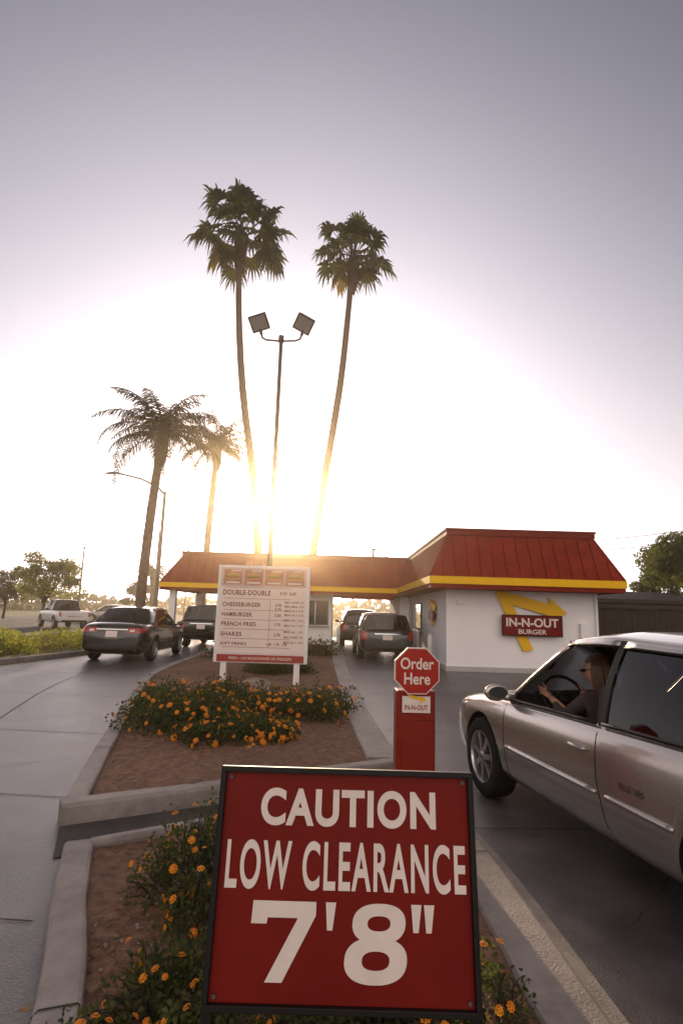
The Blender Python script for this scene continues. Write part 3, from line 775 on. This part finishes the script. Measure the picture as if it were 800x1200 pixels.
    for ya in st['axles']:
        for sx in(-1,1):
            k=M(); x0=sx*(W-.125)
            def ringp(x,rr,seg=36): return [(x0+sx*x,ya+rr*math.cos(2*math.pi*i/seg),wr+rr*math.sin(2*math.pi*i/seg)) for i in range(seg)]
            def lathe(prof,m,seg=36):
                vs=[];fs=[]
                for x,rr in prof: vs+=ringp(x,rr)
                for a in range(len(prof)-1):
                    for i in range(seg): fs.append((a*seg+i,a*seg+(i+1)%seg,(a+1)*seg+(i+1)%seg,(a+1)*seg+i))
                k.add(vs,fs,m)
            lathe([(-.1,.6*wr),(-.105,.9*wr),(-.085,.985*wr),(-.05,wr),(-.045,.985*wr),(-.035,wr),(.0,wr),(.005,.985*wr),(.015,wr),(.05,wr),(.085,.985*wr),(.102,.93*wr),(.108,.82*wr),(.104,.72*wr),(.094,.655*wr)],0)
            lathe([(.094,.665*wr),(.104,.66*wr),(.104,.635*wr),(.085,.615*wr),(.03,.59*wr),(-.06,.58*wr)],1)
            lathe([(.0,.58*wr),(.0,.01)],2)
            lathe([(.010,.30*wr),(.012,.29*wr),(.012,.12*wr)],3)
            lathe([(.03,.15*wr),(.092,.14*wr),(.097,.10*wr),(.099,.01)],1)
            ns=st.get('spokes',5)
            for i in range(ns):
                a=2*math.pi*i/ns+.3; d=Vector((0,math.cos(a),math.sin(a))); tg=Vector((0,-math.sin(a),math.cos(a)))
                w0,w1=(.030,.026) if ns<=7 else (.018,.016)
                def q(rr,w,x): return [Vector((x0+sx*x,ya,wr))+d*rr*wr+tg*w*s for s in(-1,1)]
                A=q(.10,w0*.8,.094);B=q(.4,w1*.9,.084);C=q(.63,w1*1.2,.09); A2=q(.10,w0*.8,.05);B2=q(.4,w1*.9,.04);C2=q(.63,w1*1.2,.04)
                k.add(A+B+C+A2+B2+C2,[(0,1,3,2),(2,3,5,4),(0,2,8,6),(1,7,9,3),(2,4,10,8),(3,9,11,5)],1)
            k.obj('wheel',[rubber,alloy,dark,steel],r,smooth=False)
    k=M()
    def sline(pts,sx,rr=.0035):
        Q=[]
        for a,b in zip(pts,pts[1:]):
            nn=max(2,int(math.hypot(a[0]-b[0],a[1]-b[1])/.05))
            for i in range(nn): 
                u=i/nn; p=side(a[0]+(b[0]-a[0])*u,a[1]+(b[1]-a[1])*u,sx,.0005)
                if p: Q.append(p)
        p=side(*pts[-1],sx,.0005)
        if p: Q.append(p)
        if len(Q)>2: k.tube(Q,rr,5)
    for sx in(-1,1):
        for ln in st['doors']: sline(ln,sx)
        sline([(st['axles'][1]+wr+.08,st['zrock']),(st['axles'][0]-wr-.08,st['zrock'])],sx)
    for ln in st.get('rearlines',[]):
        Q=[fb(a,b,-1,.0005) for a,b in ln]; Q=[q for q in Q if q]
        if len(Q)>2:k.tube(Q,.004,5)
    for x in(-1,1):
        Q=[topp(x*.66,st['hood0']+(st['hood1']-st['hood0'])*i/10,.0005) for i in range(11)]; Q=[q for q in Q if q]
        if len(Q)>2: k.tube(Q,.0035,5)
    k.obj('panel_gaps',[black],r)
    k=M()
    for sx in(-1,1):
        for (y,z) in st['handles']:
            p=side(y,z,sx,.02)
            if p:
                k.tube([p+Vector((-sx*.02,-.085,0)),p+Vector((0,-.07,0)),p+Vector((0,.07,0)),p+Vector((-sx*.02,.085,0))],[.012,.014,.014,.012],8)
                k.add([p+Vector((-sx*.0195,-.075,-.012)),p+Vector((-sx*.0195,.075,-.012)),p+Vector((-sx*.018,.06,-.034)),p+Vector((-sx*.018,-.06,-.034))],[(0,1,2,3)],1)
    k.obj('door_handles',[paint,black],r,smooth=True)
    if st.get('mould'):
        z,ys=st['mould']; k=M()
        for sx in(-1,1):
            for a,b in ys:
                Q=[side(a+(b-a)*i/12,z,sx,.003) for i in range(13)]; k.tube([q for q in Q if q],.016,6)
        k.obj('side_moulding',[paint],r,smooth=True)
    ym,zm=st['mirror']; k=M()
    for sx in(-1,1):
        x=interp(T,ym,1)*.93
        bm=bmesh.new(); bmesh.ops.create_uvsphere(bm,u_segments=16,v_segments=10,radius=1)
        vs=[(sx*(x+.12)+v.co.x*.105,ym+v.co.y*.075*(1 if v.co.y>0 else .35),zm+v.co.z*.068) for v in bm.verts]; fs=[tuple(v.index for v in f_.verts) for f_ in bm.faces]; bm.free()
        k.add(vs,fs,0); k.tube([(sx*(x-.04),ym+.01,zm-.045),(sx*(x+.07),ym+.01,zm-.03)],[.035,.028],8)
        g0=[(sx*(x+.12)+.08*math.cos(a),ym-.029,zm+.05*math.sin(a)) for a in [2*math.pi*j/16 for j in range(16)]]
        k.add(g0,[tuple(range(16))],1)
    k.obj('mirrors',[paint,winglass],r,smooth=True)
    def patch(nm,u0,u1,vlo,vhi,sy,m,nu=10,nv=6,off=.006):
        k=M(); vs=[];ok=[];fs=[]
        for i in range(nu+1):
            u=u0+(u1-u0)*i/nu
            for j in range(nv+1):
                z=vlo(u)+(vhi(u)-vlo(u))*j/nv; p=fb(u,z,sy,off); ok.append(p is not None); vs.append(p or Vector((0,0,0)))
        for i in range(nu):
            for j in range(nv):
                q=(i*(nv+1)+j,i*(nv+1)+j+1,(i+1)*(nv+1)+j+1,(i+1)*(nv+1)+j)
                if all(ok[z] for z in q): fs.append(q)
        k.add(vs,fs); return k.obj(nm,[m],r,smooth=True)
    tl=st['tail']; hl=st['head']
    for sx in(-1,1):
        patch('tail_lamp',sx*tl[0],sx*tl[1],lambda u:tl[2],lambda u:tl[3],-1,redl)
        if len(tl)>4: patch('reverse_lamp',sx*tl[4],sx*tl[5],lambda u:tl[2]+.03,lambda u:tl[3]-.05,-1,clearl,off=.009)
        patch('head_lamp',sx*hl[0],sx*hl[1],lambda u:hl[2],lambda u:hl[3],1,clearl)
    patch('grille',-.4,.4,lambda u:hl[2]-.02,lambda u:hl[3]-.02,1,black)
    patch('lower_grille',-.5,.5,lambda u:.30,lambda u:.40,1,black)
    patch('rear_plate',-.155,.155,lambda u:st['plate']-.08,lambda u:st['plate']+.08,-1,cream,off=.012)
    patch('rear_garnish',-.42,.42,lambda u:st['plate']+.105,lambda u:st['plate']+.135,-1,chrome,off=.012)
    patch('rear_bumper_lower',-.7,.7,lambda u:st['zb']+.03,lambda u:st['zb']+.13,-1,black,off=.005)
    k=M(); k.box((0,0,st['zb']+.02),(1.2,T[-1][0]*1.7,.06)); k.tube([(.5,T[0][0]+.02,.27),(.5,T[0][0]+.3,.27)],.03,10); k.obj('underbody',[dark],r)
    if not hero:
        k=M(); zt=interp(T,0,4)
        for sx in(-1,1): k.box((sx*.38,.0,zt+.12),(.42,.12,.34)); k.box((sx*.38,0,zt+.33),(.22,.09,.14))
        k.obj('seat_backs',[dark],r,bevel=.02)
    return r,side,bpt,sp
coupe=dict(stations=[(-2.42,.60,.40,.62,.66),(-2.36,.76,.29,.80,.85),(-2.1,.85,.23,.905,.985),(-1.75,.892,.21,.925,1.02),(-1.2,.905,.2,.925,1.0),(-.5,.91,.2,.91,.97),(.3,.908,.2,.89,.96),(.9,.905,.2,.87,.95),(1.2,.90,.2,.855,.935),(1.6,.885,.2,.82,.885),(2.0,.85,.21,.76,.81),(2.24,.77,.24,.69,.72),(2.37,.64,.3,.58,.6),(2.41,.5,.37,.50,.52)],
 wr=.325,axles=(1.43,-1.24),spokes=7,cavity=(.80,-1.2,1.08,.36),
 gh=dict(pairs=[(1.20,.44),(1.09,.36),(-.20,-.16),(-.26,-.22),(-1.22,-.78),(-1.85,-1.02)],kinds=['p','g','b','g','p'],open=1,rail=[(-1.1,1.35,.56),(-.7,1.395,.60),(0,1.415,.62),(.3,1.395,.61),(.5,1.36,.59)],pinch=.10,rearbow=.15),
 doors=[[(.98,.84),(.97,.55),(.93,.30),(.85,.225)],[(-.23,.90),(-.25,.6),(-.31,.35),(-.39,.225)]],zrock=.235,
 handles=[(-.06,.74)],mould=(.52,[(-.24,.92),(-.86,-.34)]),mirror=(.95,.93),hood0=1.35,hood1=2.15,
 tail=(.45,.80,.68,.82),head=(.45,.76,.56,.66),plate=.62,zb=.22)
sedan=dict(stations=[(-2.40,.66,.38,.70,.74),(-2.34,.80,.27,.93,.97),(-2.1,.87,.22,1.0,1.07),(-1.75,.905,.21,1.0,1.09),(-1.1,.915,.2,.99,1.05),(-.3,.915,.2,.97,1.02),(.5,.91,.2,.94,1.0),(1.0,.905,.2,.92,.98),(1.3,.90,.2,.89,.96),(1.7,.88,.2,.85,.9),(2.1,.84,.21,.78,.83),(2.3,.74,.25,.68,.71),(2.40,.55,.34,.56,.58)],
 wr=.33,axles=(1.4,-1.38),spokes=10,
 gh=dict(pairs=[(1.22,.45),(1.08,.36),(.02,.02),(-.06,-.05),(-1.05,-.85),(-1.75,-1.15)],kinds=['p','g','b','g','p'],rail=[(-1.2,1.42,.56),(-.7,1.45,.61),(0,1.465,.62),(.5,1.42,.6)],pinch=.08),
 doors=[[(1.02,.88),(1.0,.5),(.9,.23)],[(-.02,.95),(-.02,.5),(-.04,.23)],[(-1.05,.95),(-1.0,.75),(-.85,.5),(-.82,.23)]],zrock=.235,handles=[(.12,.82),(-.9,.84)],mirror=(.95,1.0),hood0=1.4,hood1=2.2,
 rearlines=[[(-.62,.62),(-.55,.60),(0,.60),(.55,.60),(.62,.62)]],
 tail=(.40,.85,.80,.93,.48,.60),head=(.45,.78,.58,.68),plate=.76,zb=.22)
suv=dict(stations=[(-2.26,.70,.42,.80,.84),(-2.22,.84,.34,1.02,1.05),(-2.0,.90,.29,1.07,1.10),(-1.4,.92,.27,1.06,1.10),(-.5,.92,.26,1.04,1.08),(.4,.92,.26,1.02,1.06),(1.0,.915,.26,1.0,1.05),(1.25,.91,.26,.98,1.03),(1.7,.89,.26,.93,.98),(2.05,.84,.28,.86,.89),(2.22,.72,.32,.74,.76),(2.28,.55,.4,.62,.63)],
 wr=.355,axles=(1.35,-1.3),spokes=6,
 gh=dict(pairs=[(1.2,.55),(1.06,.46),(.08,.06),(0,-.02),(-.95,-.95),(-1.02,-1.02),(-1.85,-1.75),(-2.13,-1.95)],kinds=['p','g','b','g','b','g','p'],rail=[(-2,1.55,.62),(-1,1.60,.65),(0,1.60,.66),(.6,1.55,.64)],pinch=.06,rearbow=.05),
 doors=[[(1.02,.95),(1.0,.5),(.9,.3)],[(.04,1.0),(.04,.5),(.02,.3)],[(-.98,1.0),(-.95,.7),(-.85,.3)]],zrock=.3,handles=[(.2,.9),(-.8,.92)],mirror=(.95,1.08),hood0=1.4,hood1=2.1,
 rearlines=[[(-.6,.55),(0,.53),(.6,.55)]],
 tail=(.66,.87,.72,1.0),head=(.45,.78,.65,.78),plate=.80,zb=.32)
pickup=dict(stations=[(-2.6,.86,.5,.98,.99),(-2.55,.90,.42,1.08,1.09),(-2.0,.92,.4,1.1,1.10),(-1.0,.93,.38,1.1,1.10),(-.2,.93,.36,1.1,1.12),(.6,.93,.36,1.08,1.12),(1.1,.92,.36,1.06,1.12),(1.8,.9,.36,1.03,1.08),(2.3,.86,.38,.95,1.0),(2.45,.75,.42,.8,.82)],
 wr=.38,axles=(1.6,-1.6),spokes=5,
 gh=dict(pairs=[(1.15,.55),(1.02,.46),(.2,.15),(.12,.08),(-.55,-.5),(-.75,-.65)],kinds=['p','g','b','g','p'],rail=[(-.7,1.68,.64),(0,1.72,.66),(.6,1.68,.64)],pinch=.04,rearbow=.02),
 doors=[[(1.0,1.0),(.95,.45)],[(-.6,1.0),(-.6,.45)]],zrock=.42,handles=[(.3,.95)],mirror=(.95,1.2),hood0=1.4,hood1=2.2,
 tail=(.75,.86,.75,1.0),head=(.5,.8,.75,.9),plate=.65,zb=.42)

HH=rad(10.5)
hero,hside,hb,hsp=car('silver_coupe_car',(2.42,4.05,.004),HH,coupe,silver,glass,hero=True)
car('black_sedan_car',(-6.1,18.0,.004),rad(1),sedan,blackp,glassd)
car('dark_suv_car',(-5.1,24.2,.004),rad(-2),suv,blackp,glassd)
car('grey_suv_car',(1.52,20.9,.004),rad(2),suv,greyp,glassd,zs_=.93)
car('grey_suv_car',(.95,27.0,.004),rad(2),suv,greyp,glassd)
car('white_pickup_truck',(-17.1,36,.01),rad(40),pickup,whitepaint,glassd)
car('tan_sedan_car',(-19.5,50,.01),rad(90),sedan,tanp,glassd)

DY=.50
k=M()
for sx in (-1,1):
    x=sx*.38; s_=.42
    k.box((x,.02+s_,.50),(.50,.52,.16)); 
    Rm=Matrix.Rotation(rad(14),3,'X')
    k.box((x,-.30+s_,.80),(.46,.13,.58),0,Rm); k.box((x,-.40+s_,1.12),(.22,.09,.14),0,Rm)
k.box((0,-.92,.52),(1.3,.4,.2)); k.box((0,-1.12,.78),(1.3,.12,.42))
k.obj('seats',[seatm],hero,bevel=.03)
k=M(); k.box((0,1.05,.80),(1.45,.12,.22)); k.box((-.36,1.04,.90),(.36,.12,.06)); k.box((0,-1.36,.90),(1.2,.4,.03)); k.obj('dashboard',[dark],hero,bevel=.03)
sw=Vector((-.39,.89,.90)); ax=Vector((0,-.85,.5)).normalized(); sx_=Vector((1,0,0)); sy_=ax.cross(sx_)
if sy_.z<0: sy_=-sy_
k=M(); ring=[sw+(sx_*math.cos(a)+sy_*math.sin(a))*.185 for a in [2*math.pi*i/28 for i in range(29)]]
k.tube(ring,.014,8); 
for a in (0,math.pi,-math.pi/2): k.tube([sw,sw+(sx_*math.cos(a)+sy_*math.sin(a))*.18],.014,6)
k.tube([sw,sw-ax*.15],.04,8); k.tube([sw+ax*.015,sw-ax*.02],.055,12); k.obj('steering_wheel',[black],hero,smooth=True)
p=hside(-.56,.62,-1,.004)
if p: text('SLE V6',.20,.035,steel,hero,(p.x-.003,-.56,.62),rot=(math.pi/2,0,-math.pi/2),name='badge',offset=.02)
k=M(); k.box((0,.48,1.26),(.22,.03,.07)); k.obj('rear_view_mirror',[black],hero,bevel=.01)

dr=root('woman_driver')
dr.location=hero.location; dr.rotation_euler=hero.rotation_euler
def skinbody(name,verts,edges,rads,m,parent,rooti=0,lev=2):
    me=bpy.data.meshes.new(name); me.from_pydata(verts,edges,[]); o=bpy.data.objects.new(name,me); link(o,parent)
    sk=o.modifiers.new('skin','SKIN'); sk.use_smooth_shade=True
    for i,v in enumerate(me.skin_vertices[0].data): v.radius=rads[i] if isinstance(rads[i],tuple) else (rads[i],rads[i]); v.use_root=(i==rooti)
    s=o.modifiers.new('s','SUBSURF'); s.levels=lev; s.render_levels=lev
    me.materials.append(m); return o
dx=-.39
V=[(dx,-.10,.62),(dx,-.13,.78),(dx,-.14,.93),(dx,-.11,1.02),
   (dx-.15,-.12,.955),(dx-.205,.08,.80),(dx-.165,.26,.88),(dx+.15,-.12,.955),(dx+.205,.08,.80),(dx+.165,.26,.88),
   (dx-.09,.02,.60),(dx-.12,.36,.66),(dx-.10,.52,.42),(dx+.09,.02,.60),(dx+.12,.36,.66),(dx+.10,.52,.42)]
V=[(a,b+DY,c) for a,b,c in V]
E=[(0,1),(1,2),(2,3),(2,4),(4,5),(5,6),(2,7),(7,8),(8,9),(0,10),(10,11),(11,12),(0,13),(13,14),(14,15)]
rr=[(.15,.11),(.12,.09),(.13,.09),.045,.062,.045,.034,.062,.045,.034,.09,.07,.05,.09,.07,.05]
skinbody('body_clothed',V,E,rr,shirt,dr)
for s in(-1,1):
    w=Vector((dx+s*.165,.26+DY,.885)); g=sw+sx_*(s*.175)+sy_*.07; g2=w.lerp(g,.72)
    k=M(); k.tube([w-(g-w)*.6,w,w.lerp(g,.35)],[.036,.030,.024],10); k.tube([w.lerp(g,.3),w.lerp(g,.55),g2,g2.lerp(g,.4)],[.024,.036,.040,.028],10,flat=.5)
    for i in range(4):
        o=g2+sy_*(.026-.018*i); L=[.062,.07,.066,.052][i]
        k.tube([o,o+(g-g2).normalized()*L*.5+sx_*s*.006,g+sy_*(.026-.018*i)+sx_*s*.022-ax*.01,g+sy_*(.026-.018*i)+sx_*s*.012-ax*.03],[.009,.0088,.008,.006],8)
    k.tube([g2+sy_*.02,g2+sy_*.045-sx_*s*.015,g+sy_*.05-sx_*s*.018],[.012,.010,.008],8)
    k.obj('hand',[skin],dr,smooth=True)
k=M(); k.tube([(dx,-.13+DY,.96),(dx,-.11+DY,1.02),(dx,-.09+DY,1.08)],[.06,.05,.05],14); k.obj('neck',[skin],dr,smooth=True)
hd=bpy.data.objects.new('head',None); hd.location=(dx,-.06+DY,1.155); hd.rotation_euler=(rad(-4),0,rad(40)); link(hd,dr)
bm=bmesh.new(); bmesh.ops.create_uvsphere(bm,u_segments=40,v_segments=30,radius=1)
def gs(v,c,s): return math.exp(-((v-Vector(c)).length/s)**2)
for v in bm.verts:
    c=v.co.copy(); x,y,z=c
    w=1-.30*max(0,-z)**1.4; p=Vector((x*.073*w,y*(.093 if y>0 else .10)*(1-.12*max(0,-z)),z*.115))
    if y>0:
        p.y+=.022*math.exp(-((x/.13)**2))*math.exp(-(((z+.16)/.17)**2))+.010*math.exp(-((x/.10)**2))*math.exp(-(((z-.08)/.2)**2))
        p.y-=.010*(gs(c,(.38,.9,.10),.24)+gs(c,(-.38,.9,.10),.24))
        p.y+=.006*math.exp(-((x/.28)**2))*math.exp(-(((z+.50)/.10)**2)); p.y+=.012*math.exp(-((x/.3)**2))*math.exp(-(((z+.85)/.16)**2))
    v.co=p
me=bpy.data.meshes.new('face'); bm.to_mesh(me); bm.free(); me.materials.append(skin); me.polygons.foreach_set('use_smooth',[True]*len(me.polygons)); link(bpy.data.objects.new('face',me),hd)
k=M(); k.tube([(-.024,.083,-.056),(0,.095,-.054),(.024,.083,-.056)],[.003,.007,.003],8,0)
k.obj('lips',[lipm],hd,smooth=True)
for s in(-1,1):
    k=M(); k.tube([(s*.031-.012,.078,.010),(s*.031,.084,.010),(s*.031+.012,.078,.010)],[.004,.008,.004],8); k.obj('eye',[eyew],hd,smooth=True)
    k=M(); k.tube([(s*.072,-.005,-.03),(s*.08,-.01,-.01),(s*.08,-.012,.015),(s*.072,-.005,.025)],[.006,.012,.014,.006],8); k.obj('ear',[skin],hd,smooth=True)
k=M()
for s in(-1,1):
    k.tube([(s*.008,.098,.010),(s*.033,.097,.008),(s*.060,.082,.010)],[.008,.024,.010],10,flat=.5)
    k.tube([(s*.060,.080,.016),(s*.078,.03,.016),(s*.08,-.01,.01)],.0035,6)
k.obj('sunglasses',[black],hd,smooth=True)
k=M(); random.seed(77)
bm=bmesh.new(); bmesh.ops.create_uvsphere(bm,u_segments=28,v_segments=20,radius=1)
vs=[];keep=set()
for v in bm.verts:
    x,y,z=v.co; vs.append((x*.086,y*.108-.012,z*.125+.010+.0))
    if (z>.42) or (y<.15 and z>-.6): keep.add(v.index)
fs=[tuple(v.index for v in f_.verts) for f_ in bm.faces if all(v.index in keep for v in f_.verts)]; bm.free(); k.add(vs,fs)
for i in range(110):
    a=U(math.pi*.92,math.pi*2.08); x=math.cos(a)*.082; y=math.sin(a)*.10-.012
    L=U(.14,.24); k.tube([(x*.8,y*.8,.09),(x*1.03,y*1.03,.03),(x*1.12,y*1.08,-.06),(x*1.1+U(-.01,.01),y*1.0,-.06-L*.5),(x*.95+U(-.02,.02),y*.9,-.06-L)],[.010,.012,.012,.010,.003],5)
k.obj('hair',[hairm],hd,smooth=True)

# ---------------------------------------------------------------- light
sd=Vector((-.105,.975,.176)).normalized()
el=math.asin(sd.z); az=math.atan2(sd.x,sd.y)
sl_=bpy.data.lights.new('sun','SUN'); sl_.energy=5.0; sl_.angle=rad(.6); sl_.color=(1,.72,.42)
so=bpy.data.objects.new('sun',sl_); so.rotation_mode='QUATERNION'; so.rotation_quaternion=sd.to_track_quat('Z','Y'); so.location=(-5,45,12); link(so)
hz=bpy.data.materials.new('haze_volume'); hz.use_nodes=True; n_=hz.node_tree.nodes
for n in list(n_):
    if n.type=='BSDF_PRINCIPLED': n_.remove(n)
vsn=n_.new('ShaderNodeVolumeScatter'); vsn.inputs['Color'].default_value=(1,.82,.60,1); vsn.inputs['Density'].default_value=.0020; vsn.inputs['Anisotropy'].default_value=.935
hz.node_tree.links.new(vsn.outputs[0],n_['Material Output'].inputs['Volume'])
k=M(); k.box((0,50,24.5),(260,200,50)); k.obj('atmospheric_haze',[hz])

w=bpy.data.worlds.new('World'); S.world=w; w.use_nodes=True
nt=w.node_tree;N=nt.nodes;L=nt.links
bg=N['Background']; 
sky=N.new('ShaderNodeTexSky'); sky.sky_type='NISHITA'; sky.sun_disc=False; sky.sun_elevation=el; sky.sun_rotation=az; sky.dust_density=2.0; sky.air_density=1.0
hsv=N.new('ShaderNodeHueSaturation'); hsv.inputs['Saturation'].default_value=.40; L.new(sky.outputs[0],hsv.inputs['Color'])
sc=N.new('ShaderNodeVectorMath'); sc.operation='MULTIPLY'; sc.inputs[1].default_value=(.66,.64,.78); L.new(hsv.outputs[0],sc.inputs[0])
tc=N.new('ShaderNodeTexCoord')
v0=N.new('ShaderNodeVectorMath'); v0.operation='NORMALIZE'; L.new(tc.outputs['Generated'],v0.inputs[0])
def powdot(d,p):
    dt=N.new('ShaderNodeVectorMath'); dt.operation='DOT_PRODUCT'; dt.inputs[1].default_value=d; L.new(v0.outputs[0],dt.inputs[0])
    mx=N.new('ShaderNodeMath'); mx.operation='MAXIMUM'; mx.inputs[1].default_value=0; L.new(dt.outputs['Value'],mx.inputs[0])
    pw=N.new('ShaderNodeMath'); pw.operation='POWER'; pw.inputs[1].default_value=p; L.new(mx.outputs[0],pw.inputs[0]); return pw.outputs[0]
def scale(f,col):
    s=N.new('ShaderNodeVectorMath'); s.operation='SCALE'; s.inputs[0].default_value=col; L.new(f,s.inputs['Scale']); return s.outputs[0]
def add(a,b):
    s=N.new('ShaderNodeVectorMath'); s.operation='ADD'; L.new(a,s.inputs[0]); L.new(b,s.inputs[1]); return s.outputs[0]
K=10.
c=sc.outputs[0]
c=add(c,scale(powdot(tuple(sd),5.2),(.80*K,.74*K,.79*K)))
c=add(c,scale(powdot(tuple(sd),300),(6*K,4.4*K,2.4*K)))
sx3=N.new('ShaderNodeSeparateXYZ'); L.new(v0.outputs[0],sx3.inputs[0])
om=N.new('ShaderNodeMath'); om.operation='SUBTRACT'; om.inputs[0].default_value=1; om.use_clamp=True; L.new(sx3.outputs['Z'],om.inputs[1])
op3=N.new('ShaderNodeMath'); op3.operation='POWER'; op3.inputs[1].default_value=3.4; L.new(om.outputs[0],op3.inputs[0])
ml=N.new('ShaderNodeMath'); ml.operation='MULTIPLY'; L.new(op3.outputs[0],ml.inputs[0]); L.new(powdot((-.1,.995,0),.8),ml.inputs[1])
c=add(c,scale(ml.outputs[0],(1.15*K,.93*K,.80*K)))
c=add(c,scale(powdot(tuple(Vector((0,-1,.28)).normalized()),2.0),(1.42*K,1.17*K,.98*K)))  # added bright lobe in the sky behind the camera, fill light for camera-facing walls
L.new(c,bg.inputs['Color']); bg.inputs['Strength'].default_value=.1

# ---------------------------------------------------------------- camera
cd=bpy.data.cameras.new('camera'); cam=bpy.data.objects.new('camera',cd); link(cam); S.camera=cam
cd.sensor_fit='VERTICAL'; cd.sensor_height=36; cd.lens=20.0; cd.clip_start=.05; cd.clip_end=2000
cam.matrix_world=Matrix.Translation((0,0,1.55))@Matrix.Rotation(rad(90+9.87),4,'X')@Matrix.Rotation(rad(1.7),4,'Z')
